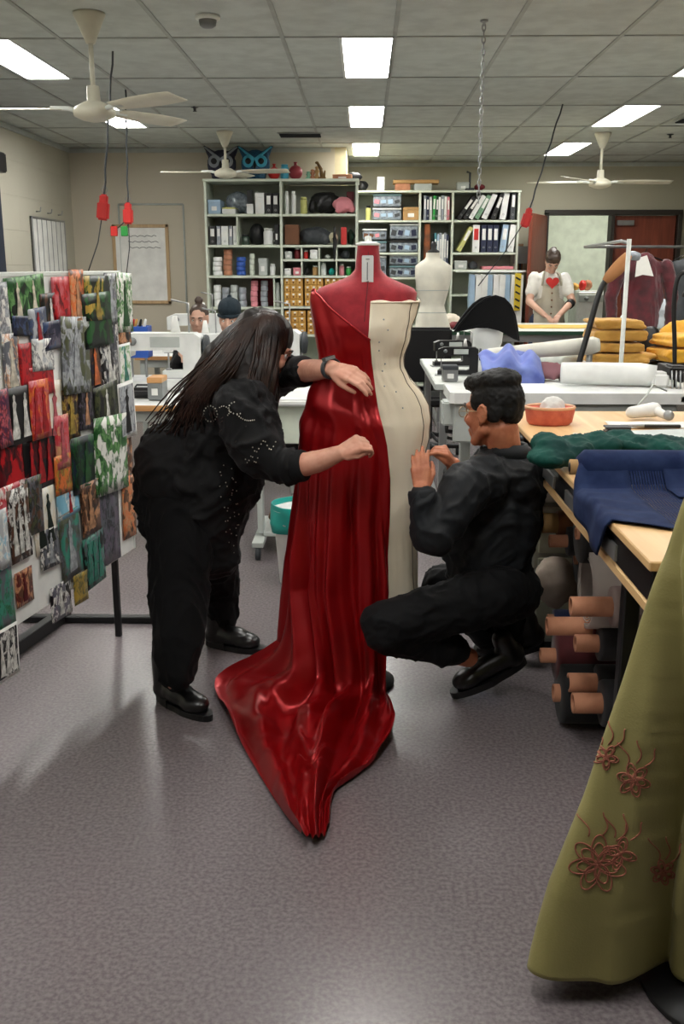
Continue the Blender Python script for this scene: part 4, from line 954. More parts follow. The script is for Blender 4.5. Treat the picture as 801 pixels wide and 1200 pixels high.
# ---------------------------------------------------------------- things in and on the far right shelving
y=YC+.03; G2='goods on the far right shelving'
def X(px): return xC(px)
zt=zC(223)+.001
ibox('carton',X(441),X(450),YC+.05,YC+.2,zt,zC(207),M['white_plastic'],'upright white carton on top of the far shelving','carton')
q=MB().bb(X(460),X(513),YC+.05,YC+.3,zt+.08,zt+.12,.004); o=solo('flat_board',q,M['kraft'],'long tan board laid across boxes on top of the far shelving','board')
for a_,b_,k in ((462,480,'left'),(484,505,'right')): ibox('flat_box',X(a_),X(b_),YC+.06,YC+.28,zt,zt+.078,M['cardboard'] if k=='left' else M['light_grey'],'low box under the %s half of the long tan board'%k,'box','no')
heap('hat',(X(425)-.02,YC+.2,zt),(.10,.10,.12),M['black_plastic'],'black hat on top of the far shelving beside the white carton','hat',6,31)
ibox('carton',X(534),X(548),YC+.06,YC+.2,zt,zt+.09,M['light_grey'],'low white carton on the far shelving top, near the hanging chain','carton')
mb=MB(); x=X(549); mb.tube([(x,YC+.1,zt),(x,YC+.1,zt+.20),(x-.04,YC+.1,zt+.21)],.012,8); mb.bb(x-.06,x+.05,YC+.06,YC+.16,zt,zt+.03); solo('metal_stand',mb,M['dark_grey'],'small dark metal stand on the far shelving top','stand')
heap('cloth_bundle',(X(561),YC+.15,zt),(.09,.08,.07),M['dark_red'],'small dark red cloth bundle on the far shelving top','bundle',6,33)
def tub(a_,b_,pt,pb,lab,lid='teal',grp=G2,con='clear_bin'):
    x0,x1,z0,z1=X(a_),X(b_),zC(pb)+.002,zC(pt); t=thing('storage_tub',lab,'tub',((x0+x1)/2,y+.17,z0),0,grp)
    h=z1-z0; part('tub_body',MB().bb(x0+.006,x1-.006,y+.01,y+.34,z0,z1-.02,.01),M[con],t,True)
    part('lid',MB().bb(x0,x1,y,y+.35,z1-.022,z1,.006),M[lid],t,True)
    c=MB(); R=random.Random(a_)
    for k in range(4):
        part('folded_contents',MB().box((x0+(x1-x0)*(.15+.23*k),y+.008,z0+h*.40),((x1-x0)*.17,.006,h*.4*R.uniform(.6,1.1)),(0,R.uniform(-.3,.3),0)),M[R.choice(['navy','pink','paper','dark_grey','pale_blue','brown'])],t,True)
M['teal']=mat('teal_lid',(96,128,134),.4); M['clear_lid']=mat('clear_lid',(200,206,206),.3)
tub(436,470,227,242,'wide clear tub with teal lid, top shelf of the far shelving','teal'); tub(436,470,243.5,257.5,'wide clear tub with pale lid under the teal-lidded tub','clear_lid')
ibox('carton',X(471.5),X(490),y,y+.25,zC(258),zC(243),M['kraft'],'brown cardboard carton on the top shelf beside the clear tubs','carton')
ijar('bottle',X(431),y+.05,zC(258),.03,.16,M['olive_tint'],'yellow green bottle at the left end of the far top shelf',M['black_plastic'],'bottle')
tub(424,453,268,281,'clear tub second shelf left, upper of two','clear_lid'); tub(424,453,282.5,295.5,'clear tub second shelf left, lower of two','teal')
tub(456,490,262,280,'clear tub with pale lid on the second shelf, above a black-lidded tub','clear_lid'); tub(456,490,281.5,295.5,'tub with black lid on the second far shelf','black_plastic')
tub(456,490,298,310.5,'clear tub on the third far shelf, upper of two','clear_lid'); tub(456,490,311.5,324.5,'clear tub on the third far shelf, lower of two','teal')
tub(424,453,300,324.5,'deep clear tub on the third far shelf behind the red neck','clear_lid')
# folders upright
cs=[('silver_box','grey'),('navy','dark blue'),('light_grey','pale grey'),('green_plastic','bright green'),('dark_green_f','dark green'),('white_plastic','white'),('silver_box','slate grey'),('white_plastic','wide white'),('pink','dusty pink')]
M['dark_green_f']=mat('dark_green_folder',(30,70,46),.5)
for k,(m,n_) in enumerate(cs): ibinder(X(495.5+3.4*k),y,zC(258)+.002,X(498.4+3.4*k)-X(495.5+3.4*k),zC(229+(k%3))-zC(258),M[m],'%s folder in the narrow middle bay of the far shelving'%n_,.04 if k in (3,4) else 0,'folders in the narrow bay')
wd=MB(); wd.bb(X(497),X(504),y+.02,y+.12,zC(324.8),zC(262),.01); solo('wooden_offcut',wd,mat('rust_wood',(150,84,44),.7,rgb2=(80,50,34),scale=9),'rust brown wooden block standing behind the small cream dress form','wood')
cs=[('teal_book','teal'),('pale_blue','pale blue'),('silver_box','slate'),('white_plastic','white'),('silver_box','silver'),('navy','navy')]
M['teal_book']=mat('teal_book',(70,130,140),.5)
for k,(m,n_) in enumerate(cs): ibinder(X(509+2.8*k),y,zC(325)+.002,X(511.4+2.8*k)-X(509+2.8*k),zC(273+(k%2)*2)-zC(325),M[m],'tall %s album behind the cream dress form'%n_,0,'albums behind the cream dress form')
M['binder_green']=mat('binder_green',(110,150,120),.5)
for px,w_,m,l_,n_ in ((534.5,.045,'black_plastic',.62,'black binder leaning flattest, left end'),(541.5,.045,'black_plastic',.58,'black binder leaning, second from left'),(548,.05,'white_plastic',.54,'white-spined binder leaning, third from left'),(555,.05,'binder_green',.50,'green marbled binder leaning between white ones'),(563,.062,'white_plastic',.42,'broad white binder leaning in the middle'),(574,.05,'black_plastic',.36,'black binder leaning right of the broad white one'),(584,.07,'white_plastic',.14,'broad white binder standing almost upright'),(596.5,.05,'dark_grey',.03,'dark binder upright at the right end')):
    ibinder(X(px),y,zC(258)+.004+(w_*math.sin(l_)),w_,.30 if l_>.3 else .32,M[m],n_+' on the top far shelf',l_,'binders on the top far shelf')
for px,w_,m,l_,n_ in ((535,.05,'olive_tint',.50,'cream binder leaning at the left end'),(553.5,.08,'white_plastic',0,'white binder with red label'),(563.5,.062,'navy',0,'navy binder, left of three'),(570.5,.062,'navy',0,'navy binder, middle of three'),(577.5,.062,'navy',0,'navy binder, right of three'),(585,.07,'pale_blue',.12,'pale blue binder leaning slightly'),(594.5,.07,'white_plastic',.10,'plain white binder at the right end')):
    ibinder(X(px),y,zC(296)+.004+(w_*math.sin(l_)),w_,.31,M[m],n_+' on the second far shelf',l_,'binders on the second far shelf',lm=M['red_plastic'] if 'red' in n_ else None)
ibox('carton',X(533),X(548),y,y+.2,zC(316),zC(306),M['light_grey'],'low grey carton on the third far shelf','carton'); heap('cloth_bundle',(X(556),y+.1,zC(316)),(.07,.08,.09),M['dark_grey'],'dark grey bundle beside the low grey carton','bundle',6,41)
ibox('flat_box',X(566),X(603),y,y+.3,zC(316),zC(312),M['pink'],'flat pink folder on the third far shelf','folder','no')
# hanging pattern sheets in front of the far shelving
t=thing('pattern_rail','white card sewing patterns hung from a rail in front of the far shelving','patterns',(X(572),YC-.22,zC(318)-.6))
part('rail',MB().tube([(X(533),YC-.2,zC(318)),(X(616),YC-.2,zC(318))],.012,8),M['white_paint'],t,True)
for k in range(9):
    x=X(549)+.052*k*1.3; q=MB(); q.prism([(0,0),(.05+.008*(k%3),-.01),(.06,-.62-.03*(k%2)),(.01,-.64),(-.01,-.3)],-.10,.09,'y',(x,YC-.2,zC(318)-.03)); part('card_pattern',q,M['paper'] if k%3 else M['pale_blue'],t,True)
    part('hook',MB().tube([(x+.03,YC-.2,zC(318)-.04),(x+.03,YC-.2,zC(318)+.014)],.003,5),M['steel'],t,True)
q=MB().prism([(0,0),(.07,0),(.07,-.42),(0,-.42)],-.02,.0,'y',(X(600),YC-.3,zC(320))); o=solo('warning_tape_roll',q,mat('tape_yellow',(214,184,40),.6),'yellow and black striped strip hanging at the right of the card patterns','strip')
for k in range(5): part('black_stripe',MB().box((0,-.012,.04+.08*k),(.062,.004,.02),(0,.5,0),.001),M['black_plastic'],o)
# brown panels leaning left of the door
q=MB().bb(X(609),X(616),YC+.2,YC+.3,.002,1.75,.004); solo('leaning_panel',q,mat('panel_brown',(142,104,68),.7),'narrow tan board standing between the shelving and the open door','board')
mb=MB(); mb.box((X(612),YC+.14,1.62),(.16,.10,.20)); o=solo('junction_box',mb,M['grey_plastic'],'grey cable box on the wall beside the far shelving','cable box'); part('cable',MB().tube([(0,0,0),(.01,0,-.3),(-.03,0,-.6),(.02,.01,-.9)],.012,8),M['dark_grey'],o)
# ================================================================ fans, chain, cables, detector on the ceiling
def fan(px,py,d,zh,angs,lab,L=.62):
    c=at(px,py,d); t=thing('ceiling_fan',lab,'ceiling fan',(c.x,d,H),0)
    cream=mat('fan_cream',(214,210,190),.4)
    part('canopy',MB().lathe([(.078,-.001),(.078,-.012),(.06,-.05),(.03,-.12),(.022,-.14)]),cream,t)
    h=H-zh; part('rod',MB().tube([(0,0,-.13),(0,0,-h+.05)],.012,12),cream,t)
    part('motor',MB().lathe([(.03,-h+.12),(.034,-h+.05),(.05,-h+.045),(.095,-h+.02),(.105,-h),(.10,-h-.022),(.06,-h-.04),(.02,-h-.048)]),cream,t)
    for a in angs:
        b=MB(); R=Matrix.Rotation(a,4,'Z'); rows=[]
        for k in range(10):
            x=.16+(L-.16)*k/9; w=.050+.022*math.sin(k/9*PI*.8)*(1 if k<9 else .8); tw=.18
            rows.append([R@V((x,-w,-h+.012+w*tw)),R@V((x,0,-h+.010)),R@V((x,w,-h+.012-w*tw))])
        b.grid(rows,thick=.004); bl_=part('blade',b,cream,t)
        br=MB().tube([R@V((.08,0,-h+.005)),R@V((.13,0,-h+.016)),R@V((.22,0,-h+.016))],.012,8); part('blade_bracket',br,M['white_paint'],bl_)
    return t
fan(104,14,5.28,2.245,(PI+.02,math.radians(58),math.radians(-38)),'large cream three-blade ceiling fan nearest the camera at upper left')
fan(263,158,9.7,2.33,(PI+.05,math.radians(-8),math.radians(75)),'small distant cream ceiling fan in front of the left shelving',.6)
fan(706,160,9.9,2.25,(.05,math.radians(172),math.radians(232)),'white three-blade ceiling fan on the right above the door',.68)
t=thing('smoke_detector','white round smoke detector on the ceiling near the large fan','smoke detector',(at(243,16,5.35).x,5.35,H-.001))
part('base',MB().lathe([(.062,0),(.062,-.014),(.055,-.02)]),M['white_paint'],t); part('sensor',MB().lathe([(.045,-.02),(.04,-.045),(.025,-.055),(.005,-.056)]),M['grey_plastic'],t)
for nm,x0,x1,yy in (('left',-.82,-.4,9.9),('right',2.62,3.1,9.0)):
    t=thing('ceiling_vent','grey louvred air vent in the ceiling, %s one'%('narrow left' if nm=='left' else 'wide right'),'vent',((x0+x1)/2,yy,H-.001),0,'ceiling air vents')
    part('vent_frame',MB().bb(x0,x1,yy-.12,yy+.12,H-.012,H-.0065),M['light_grey'],t,True)
    for k in range(5): part('louvre',MB().box(((x0+x1)/2,yy-.09+.045*k,H-.018),(x1-x0-.04,.03,.004),(.5,0,0)),M['dark_grey'],t,True)
for px,py,de in ((228,125,'left of the middle light column'),(785,157,'at far right')):
    c=atz(px,py,H); q=MB().lathe([(.03,0),(.03,-.006),(.012,-.01),(.010,-.03),(.018,-.034)]); q.xf(Matrix.Translation((c.x,c.y,H-.001))); solo('sprinkler_head',q,M['dark_grey'],'tiny dark sprinkler head in the ceiling %s'%de,'sprinkler')
# chain
c=at(567,24,5.47); t=thing('hanging_chain','long silver link chain hanging from a hook in the ceiling','chain',(c.x,5.47,H))
part('hook',MB().lathe([(.02,-.001),(.02,-.01),(.006,-.014),(.006,-.03)]),M['steel'],t)
n=30; zlen=.86
for k in range(n):
    zc=-.035-zlen*k/n; R=Matrix.Rotation(PI/2*(k%2),4,'Z'); q=MB()
    q.tube([R@V((.0085*math.cos(a)*1.0,0,zc+.019*math.sin(a))) for a in [2*PI*j/14 for j in range(14)]],.0030,6,closed=True)
    part('link',q,M['steel'],t)
# hanging power leads with red sockets
def lead(top,bot,lab,extra=None,thick=.006):
    t=thing('power_lead',lab,'power lead',(top.x,top.y,H)); d=(bot-top)
    part('cable',MB().tube([top.lerp(bot,k/12)+V((.004*math.sin(k*2),0,0)) for k in range(13)],thick,8),M['dark_grey'],t,True)
    u=d.normalized(); F=frame(bot,-u,V((0,-1,0)))
    part('red_socket',MB().box((0,-.02,0),(.07,.11,.05),None,.012).box((0,.045,0),(.05,.06,.035),None,.01).xf(F),M['red_plastic'],t,True)
    part('socket_hanger',MB().tube([F@V((0,.07,0)),F@V((.02,.10,0)),F@V((0,.13,0)),F@V((-.02,.10,0)),F@V((0,.07,0))],.003,6),M['steel'],t,True)
    for i,e in enumerate(extra or []):
        part('tail_cable',MB().tube([bot,bot.lerp(e[0],.5)+V((.02,0,0)),e[0]],.004,6),M['dark_grey'],t,True)
        if e[1]: part('tag',MB().box(e[0]+V((0,-.01,0)),(.05,.02,.07),None,.004),M[e[1]],t,True)
tp=atz(132,60,H); lead(tp,at(121,243,tp.y),'power lead hanging beside the large fan with a slim red socket',[(at(101,325,tp.y),None)])
tp=atz(147,105,H); lead(tp,at(150,250,tp.y),'power lead with red socket and red and green tags, left of notice board',[(at(134,271,tp.y),'red_plastic'),(at(146,271,tp.y),'green_plastic'),(at(147,330,tp.y),None)])
tp=atz(659,122,H); lead(tp,at(617,255,tp.y),'slanting power lead with a red socket in front of the far shelving',[(at(560,335,tp.y),None)])
# ================================================================ tables and sewing machines on the left
def table(x0,x1,y0,y1,z,lab,top,edge,legm,th=.03,legs=True,shelf=None,cat='table',group=None):
    t=thing('work_table',lab,cat,((x0+x1)/2,(y0+y1)/2,0),0,group)
    part('table_top',MB().bb(x0,x1,y0,y1,z-th,z,.004),top,t,True)
    e=MB(); e.bb(x0-.004,x1+.004,y0-.006,y0,z-th-.004,z-.001).bb(x0-.006,x0,y0,y1,z-th-.004,z-.001).bb(x1,x1+.006,y0,y1,z-th-.004,z-.001); part('edge_band',e,edge,t,True)
    for x in (x0+.05,x1-.05):
        for yy in (y0+.06,y1-.06): part('leg',MB().bb(x-.022,x+.022,yy-.022,yy+.022,.002,z-th-.001),legm,t,True)
        part('foot_rail',MB().bb(x-.02,x+.02,y0+.03,y1-.03,.06,.10),legm,t,True)
    part('apron',MB().bb(x0+.05,x1-.05,y0+.04,y0+.06,z-th-.07,z-th-.001),legm,t,True)
    return t
def sewing_machine(loc,rz,lab,m=None,sc=1):
    m=m or M['white_plastic']; t=thing('sewing_machine',lab,'sewing machine',loc,rz)
    S=Matrix.Scale(sc,4)
    prof=[(-.24,.06),(-.24,.0),(.24,.0),(.24,.31),(.20,.335),(-.17,.335),(-.235,.31),(-.235,.20),(-.17,.20),(-.165,.235),(.10,.24),(.135,.21),(.135,.075),(.10,.06)]
    part('body',MB().prism(prof,-.07,.07,'y').xf(S),m,t)
    part('bed_plate',MB().bb(-.27,.26,-.09,.09,-.0,.012).xf(S),M['steel'],t)
    part('handwheel',MB().lathe([(.03,.245),(.07,.25),(.074,.262),(.07,.275),(.02,.285)],(0,0,.25),20,'x').xf(S),M['dark_grey'],t)
    part('needle_bar',MB().tube([(-.20,0,.20),(-.20,0,.075)],.007,8).xf(S),M['steel'],t)
    part('presser_foot',MB().bb(-.225,-.18,-.012,.02,.064,.076).xf(S),M['steel'],t)
    part('tension_dial',MB().lathe([(.022,-.072),(.024,-.085),(.008,-.095)],(-.15,0,.29),14,'y').xf(S),M['grey_plastic'],t)
    part('front_panel',MB().bb(-.05,.12,-.074,-.0705,.255,.315).xf(S),M['light_grey'],t)
    part('thread_stand',MB().tube([(.16,.03,.335),(.16,.03,.50),(.06,.03,.52)],.006,8).xf(S),M['steel'],t)
    part('thread_cone',MB().lathe([(.03,.336),(.012,.43)],(.08,.03,0)).xf(S),M['paper'],t)
    return t
LT=.75
table(-1.62,-.66,5.45,6.35,LT,'white-topped sewing table with wooden edge behind the bending woman',M['white_plastic'],M['wood_edge'],M['light_grey'])
table(-2.2,-.42,6.5,7.02,LT,'white sewing table in the second row behind the bending woman',M['white_plastic'],M['wood_edge'],M['light_grey'])
table(-1.95,-.62,8.5,9.2,LT,'pale sewing table in the third row near the notice board',M['white_plastic'],M['wood_edge'],M['light_grey'])
sewing_machine((-1.24,6.12,LT+.001),0,'large white sewing machine on the nearest left table',None,1.05)
sewing_machine((-1.15,6.80,LT+.001),.05,'white sewing machine in front of the sewer with a bun',None,.9)
sewing_machine((-.66,6.72,LT+.001),-.1,'white sewing machine in front of the sewer in the dark beanie')
sewing_machine((-1.90,6.76,LT+.001),.0,'white sewing machine beside the blue trays',None,.9)
sewing_machine((-1.5,8.9,LT+.001),.1,'white sewing machine on the third row table')
q=MB().bb(at(157,455,5.9).x,at(192,455,5.9).x,5.72,5.80,LT+.001,LT+.06,.02); o=solo('pressing_ham',q,M['black_plastic'],'long black pressing roll on the nearest left table','pressing roll'); part('grip',MB().tube([(-.05,-.0,.06),(-.04,0,.075),(.04,0,.075),(.05,0,.06)],.006,8),M['dark_grey'],o)
ibox('accessory_box',at(187,430,6.0).x,at(204,430,6.0).x,5.62,5.78,LT+.001,LT+.13,M['grey_plastic'],'grey box with a wooden top beside the large white sewing machine','box',None,None,M['wood_edge'])
for k,(z_,n_) in enumerate(((LT+.30,'upper'),(LT+.14,'lower'))):
    x0=at(149,380,6.9).x; t=thing('parts_tray','blue plastic tray of sewing tools, %s tray of the stack by the board'%n_,'tray',(x0+.1,6.85,z_),0,'blue trays of tools')
    b=MB(); b.bb(x0,x0+.16,6.78,6.92,z_,z_+.008).bb(x0,x0+.16,6.776,6.782,z_,z_+.05).bb(x0,x0+.16,6.918,6.924,z_,z_+.05).bb(x0-.003,x0+.003,6.78,6.92,z_,z_+.05).bb(x0+.157,x0+.163,6.78,6.92,z_,z_+.05); part('tray',b,M['blue_plastic'],t,True)
    for xx in (x0+.03,x0+.13): part('tray_leg',MB().bb(xx-.008,xx+.008,6.84,6.86,(LT+.002 if k else LT+.192),z_-.001),M['steel'],t,True)
    for j,(m_,dx) in enumerate((('red_plastic',.04),('card_yellow',.06),('black_plastic',.09),('white_plastic',.12))): part('tool',MB().cone((x0+dx,6.85,z_+.02),(x0+dx+.02,6.84,z_+.09),.012,.008),M[m_],t,True)
# cream cabinet table with castors and waste bin right of the woman
t=thing('machine_cabinet','cream cabinet on castors with drawers, seen between woman and red gown','cabinet',(-.47,5.25,0))
x0,x1,yy=-.56,-.26,5.05
part('cabinet_top',MB().bb(x0-.06,x1+.10,yy,yy+.6,.80,.835,.01),M['white_plastic'],t,True)
part('upper_box',MB().bb(x0,x1+.05,yy+.04,yy+.5,.60,.798),M['cream_shelf'],t,True)
for x in (x0,x1+.03): part('side_post',MB().bb(x,x+.03,yy+.04,yy+.12,.12,.598),M['light_grey'],t,True)
part('black_drawer',MB().bb(x0+.035,x1+.025,yy+.05,yy+.4,.46,.56),M['navy'],t,True)
part('lower_shelf',MB().bb(x0+.03,x1+.03,yy+.04,yy+.5,.10,.125),M['light_grey'],t,True)
for x in (x0-.02,x1+.02):
    part('base_rail',MB().bb(x,x+.06,yy-.08,yy+.5,.07,.10),M['light_grey'],t,True)
    for y_ in (yy-.06,yy+.45): 
        c_=part('castor',MB().lathe([(.034,-.012),(.036,0),(.034,.012)],(x+.03,y_,.037),16,'x'),M['dark_grey'],t,True)
for k in range(3): heap('fabric_offcut',(x0+.09+.09*k,yy+.2,.126),(.05,.08,.10),(M['brown'],M['paper'],M['dark_grey'])[k],('brown','white','dark grey')[k]+' offcut bundle on the low shelf of the cream cabinet','fabric',5,50+k)
t=thing('waste_bin','white waste bin lined with a teal bag beside the red gown','bin',(-.30,4.62,0))
part('bin',MB().lathe([(.10,.002),(.105,.01),(.135,.37),(.14,.375),(.13,.37),(.10,.02)],cap=False),M['white_plastic'],t)
rows=[[V(((.14+.012*math.sin(a*5+zz*30)*q)*math.cos(a),(.14+.012*math.sin(a*5+zz*30)*q)*math.sin(a),zz)) for a in [2*PI*k/40 for k in range(40)]] for zz,q in ((.27,1),(.31,1),(.36,.5),(.395,.3),(.40,.1))]
part('bin_bag',MB().grid(rows,closed=True,thick=.002),M['teal_plastic'],t)
# ================================================================ seated sewers
def bust(px,py,d,hc,cloth,lab,beanie,lean=.5,z=None,sc=.95):
    c=at(px,py,d); t=thing('person',lab,'person',(c.x,d+.15,0)); F=frame(c,V((-.05,-1,-lean)),V((0,-lean,1)))
    s=MB(); head(s,F,sc); n_=F@V((0,-.04,-.07)); ch=V((c.x,d+.16,c.z-.36)); s.cone(n_,ch+V((0,0,.12)),.05,.06); taper(s,[ch+V((0,0,.08)),V((c.x,d+.2,.50))],[.12,.13])
    ar=[]
    for q in (-1,1):
        sh_=ch+V((q*.17,0,.12)); e_=ch+V((q*.24,-.12,-.12)); w_=V((c.x+q*.10,d-.22,LT+.10)); taper(s,[sh_,e_,w_],[.045,.04,.028]); hand(s,w_,V((-q*.3,-1,-.35)),V((0,-.3,1)),q,[(.4,.5,.3)]*4,(.9,.2),.9); ar.append((sh_,e_,w_))
        hp_=V((c.x+q*.09,d+.22,.50)); k_=V((c.x+q*.11,d-.18,.50)); a_=V((c.x+q*.11,d-.12,.09)); taper(s,[hp_,k_,a_],[.08,.06,.04]); s.cone(a_+V((0,.02,-.03)),a_+V((0,-.14,-.05)),.035,.03)
    bpart('body',blob('body',s,.008,2),M['skin_pale'],t); eyes(F,t,sc)
    b=MB(); b.cone(ch+V((0,0,.02)),V((c.x,d+.19,.52)),.17,.16); b.ell(ch+V((0,0,.06)),(.20,.12,.13))
    for sh_,e_,w_ in ar: b.cone(sh_,e_,.065,.055); b.cone(e_,e_.lerp(w_,.85),.055,.042)
    bpart('top',blob('top',b,.011,4,wrinkle(.012,7,int(px))),cloth,t)
    b=MB()
    for q in (-1,1): b.cone(V((c.x+q*.09,d+.22,.50)),V((c.x+q*.11,d-.18,.50)),.095,.075); b.cone(V((c.x+q*.11,d-.18,.50)),V((c.x+q*.11,d-.12,.12)),.072,.055)
    bpart('trousers',blob('trousers',b,.011,4,wrinkle(.01,6,3)),M['denim'],t)
    b=MB(); P=lambda x,y_,z_:F@V((x*sc,y_*sc,z_*sc))
    if not beanie: b.ell(P(0,-.026,.052),(.080*sc,.096*sc,.084*sc),F)
    if beanie:
        b.ell(P(0,-.012,.095),(.086,.104,.080),F); part('beanie',blob('beanie',b,.007,4,lambda co,n:.0018*math.sin(math.atan2(co.x-c.x,co.y-d)*30)).copy() if False else blob('beanie',b,.007,4),hc,t) if False else bpart('beanie',blob('beanie',b,.007,4),hc,t)
        part('pompom',MB().ell(P(0,-.03,.175),.018),hc,t,True)
        part('beanie_band',MB().tube([P(.084*math.cos(a),-.012+.10*math.sin(a),.045) for a in [2*PI*k/28 for k in range(28)]],.012,8,closed=True),hc,t,True)
    else:
        b.ell(P(0,-.08,.0),(.055,.04,.06),F); b.ell(P(0,-.03,.155),(.035,.035,.035),F); bpart('hair',blob('hair',b,.007,3,lambda co,n:.005*noise.noise(co*40)),hc,t)
    # stool
    s_=thing('stool','round grey stool under the %s'%('sewer in the dark beanie' if beanie else 'sewer with a bun'),'stool',(c.x,d+.24,0))
    part('seat',MB().lathe([(.15,.315),(.17,.33),(.17,.345),(.15,.355)]),M['grey_plastic'],s_); part('column',MB().tube([(0,0,.06),(0,0,.315)],.025),M['steel'],s_)
    for k in range(5): part('foot',MB().cone((0,0,.06),(.22*math.cos(k*2*PI/5),.22*math.sin(k*2*PI/5),.03),.022,.016),M['black_plastic'],s_)
    return t
bust(233,375,8.0,mat('brown_hair',(70,54,44),.5),mat('black_top',(26,26,30),.8),'sewer with hair in a top bun bent over a white sewing machine',False,.12)
bust(269,376,7.35,mat('beanie_knit',(24,40,50),.9,bump=.5,bscale=220),mat('navy_top',(28,38,58),.8),'sewer wearing a dark teal knitted beanie, seated behind the bending woman',True,.12)
# ================================================================ long cutting table on the right
A=at
TX=.597; TY0,TY1=2.0,4.22; TZ=.90
t=thing('cutting_table','long light wood cutting table with black apron on the right, crouching man beside it','table',(1.4,3.3,0))
part('table_top',MB().bb(TX,2.5,TY0,TY1,TZ-.022,TZ,.003),M['ply'],t,True)
part('apron',MB().bb(TX+.012,TX+.03,TY0+.02,TY1-.02,TZ-.10,TZ-.023),M['black_metal'],t,True)
part('apron',MB().bb(TX+.03,2.47,TY1-.04,TY1-.02,TZ-.10,TZ-.023),M['black_metal'],t,True)
part('wood_rail',MB().bb(TX+.010,TX+.034,TY0+.02,TY1-.02,TZ-.128,TZ-.1005),M['ply'],t,True)
for x in (TX+.05,2.42):
    for y_ in (TY0+.30,TY1-.08): part('leg',MB().bb(x-.02,x+.02,y_-.02,y_+.02,.002,TZ-.13),M['black_metal'],t,True)
for k in range(3): part('clip',MB().bb(TX+.004,TX+.012,2.3+.4*k,2.515+.4*k,TZ-.09,TZ-.05,.001),M['steel'],t,True)
# grey machine table standing behind it, pale long-bed sewing machine
bx0,bx1,by0,by1,bz=.40,1.62,4.62,5.02,.925
t=thing('sewing_machine','long white industrial sewing machine with horizontal arm, behind the light wood table','sewing machine',(1.0,4.8,0))
poly=[(bx0,by0+.02),(bx0+.02,by0),(bx1-.14,by0),(bx1-.02,by0+.10),(bx1,by0+.2),(bx1,by1),(bx0,by1)]
part('machine_bed',MB().prism(poly,bz-.05,bz),M['white_plastic'],t,True)
part('bed_apron',MB().bb(bx0+.02,bx1-.16,by0+.03,by0+.06,bz-.24,bz-.051,.01),M['light_grey'],t,True)
ar=MB(); pts=[A(657,437,4.95),A(700,438,4.93),A(750,439,4.90),A(768,441,4.88)]
ar.tube(pts,[.052,.056,.056,.052],20); part('arm',ar,M['white_plastic'],t,True)
px_=A(771,445,4.88); part('arm_pillar',MB().bb(px_.x-.045,px_.x+.04,4.82,4.94,bz,px_.z+.04,.015),M['white_plastic'],t,True)
hx=A(789,440,4.88); hd_=MB(); hd_.bb(hx.x-.035,hx.x+.05,4.82,4.94,bz+.04,hx.z+.05,.01); hd_.tube([(hx.x,4.85,bz+.08),(hx.x,4.85,bz+.005)],.008,8); hd_.lathe([(.02,0),(.03,.01),(.01,.02)],(hx.x+.02,4.81,hx.z),12,'y')
part('needle_head',hd_,M['black_metal'],t,True)
for k in range(4): part('thread_guide',MB().tube([(hx.x-.03+.02*k,4.815,hx.z+.03),(hx.x-.03+.02*k,4.80,hx.z-.03),(hx.x-.02+.02*k,4.815,hx.z-.07)],.004,6),M['steel'],t,True)
for x in (bx0+.10,bx1-.2):
    part('leg',MB().bb(x-.025,x+.025,by0+.24,by0+.29,.04,bz-.051),M['light_grey'],t,True); part('foot',MB().bb(x-.035,x+.035,by0+.08,by1-.05,.002,.039),M['grey_plastic'],t,True)
x=A(533,470,4.7).x
part('control_box',MB().bb(x-.06,x+.06,by0+.07,by0+.2,bz-.165,bz-.051,.008),M['light_grey'],t,True)
part('box_vent',MB().bb(x-.005,x+.04,by0+.060,by0+.069,bz-.15,bz-.075),M['black_plastic'],t,True)
part('knee_lever',MB().tube([(x-.035,by0+.1,bz-.165),(x-.035,by0+.1,bz-.195),(x+.01,by0+.1,bz-.20)],.011,8),M['black_plastic'],t,True)
part('table_slab',MB().bb(bx0+.04,2.6,by0+.34,5.30,bz-.14,bz-.11,.004),M['grey_plastic'],t,True) if False else None
# bed plate of the next machine at the right edge
q=MB().bb(A(785,470,4.75).x,2.3,4.62,5.0,bz-.05,bz-.004,.01); o=solo('machine_bed_plate',q,M['light_grey'],'grey steel bed plate at the right edge, beside the needle head','plate'); 
# padded pressing arms
def press_arm(a,b,r0,r1,lab,basez):
    t=thing('pressing_board',lab,'pressing board',(a.x,a.y,basez)); m=M['white_plastic']
    part('padded_arm',MB().tube([a,a.lerp(b,.05),a.lerp(b,.5),a.lerp(b,.95),b],[r0*.7,r0,(r0+r1)/2,r1,r1*.7],20),mat('arm_pad',(236,234,222),.8),t,True)
    part('support_post',MB().tube([(b.x-.05,b.y+.02,basez+.002),(b.x-.05,b.y+.01,b.z-.01)],.018,12),M['steel'],t,True)
    part('support_base',MB().bb(b.x-.14,b.x+.04,b.y-.08,b.y+.10,basez+.001,basez+.02,.004),M['light_grey'],t,True)
T2Z=.86
table(.40,3.1,5.55,7.1,T2Z,'broad pale work table in the middle right, under the mustard fabric pile',M['white_paint'],M['light_grey'],M['steel'])
press_arm(A(566,416,5.75),A(702,404,5.72),.034,.050,'slanting white padded pressing arm right of the bicorne hat',T2Z)
# dark industrial machine heads left end of that table
for k,(x_,y_,rz,l_) in enumerate(((.57,6.55,.1,'black industrial sewing machine under the far table edge, left of the bicorne hat'),(.56,6.0,-.1,'black and steel overlocker beside the white head block'))):
    sewing_machine((x_,y_,T2Z+.001),rz,l_,M["black_metal"],.5)
hb_=ibox('machine_motor',.44,.53,5.62,5.72,T2Z+.001,T2Z+.09,M['steel'],'small steel motor housing at the left end of the middle table','motor',None,None,M['dark_grey'])
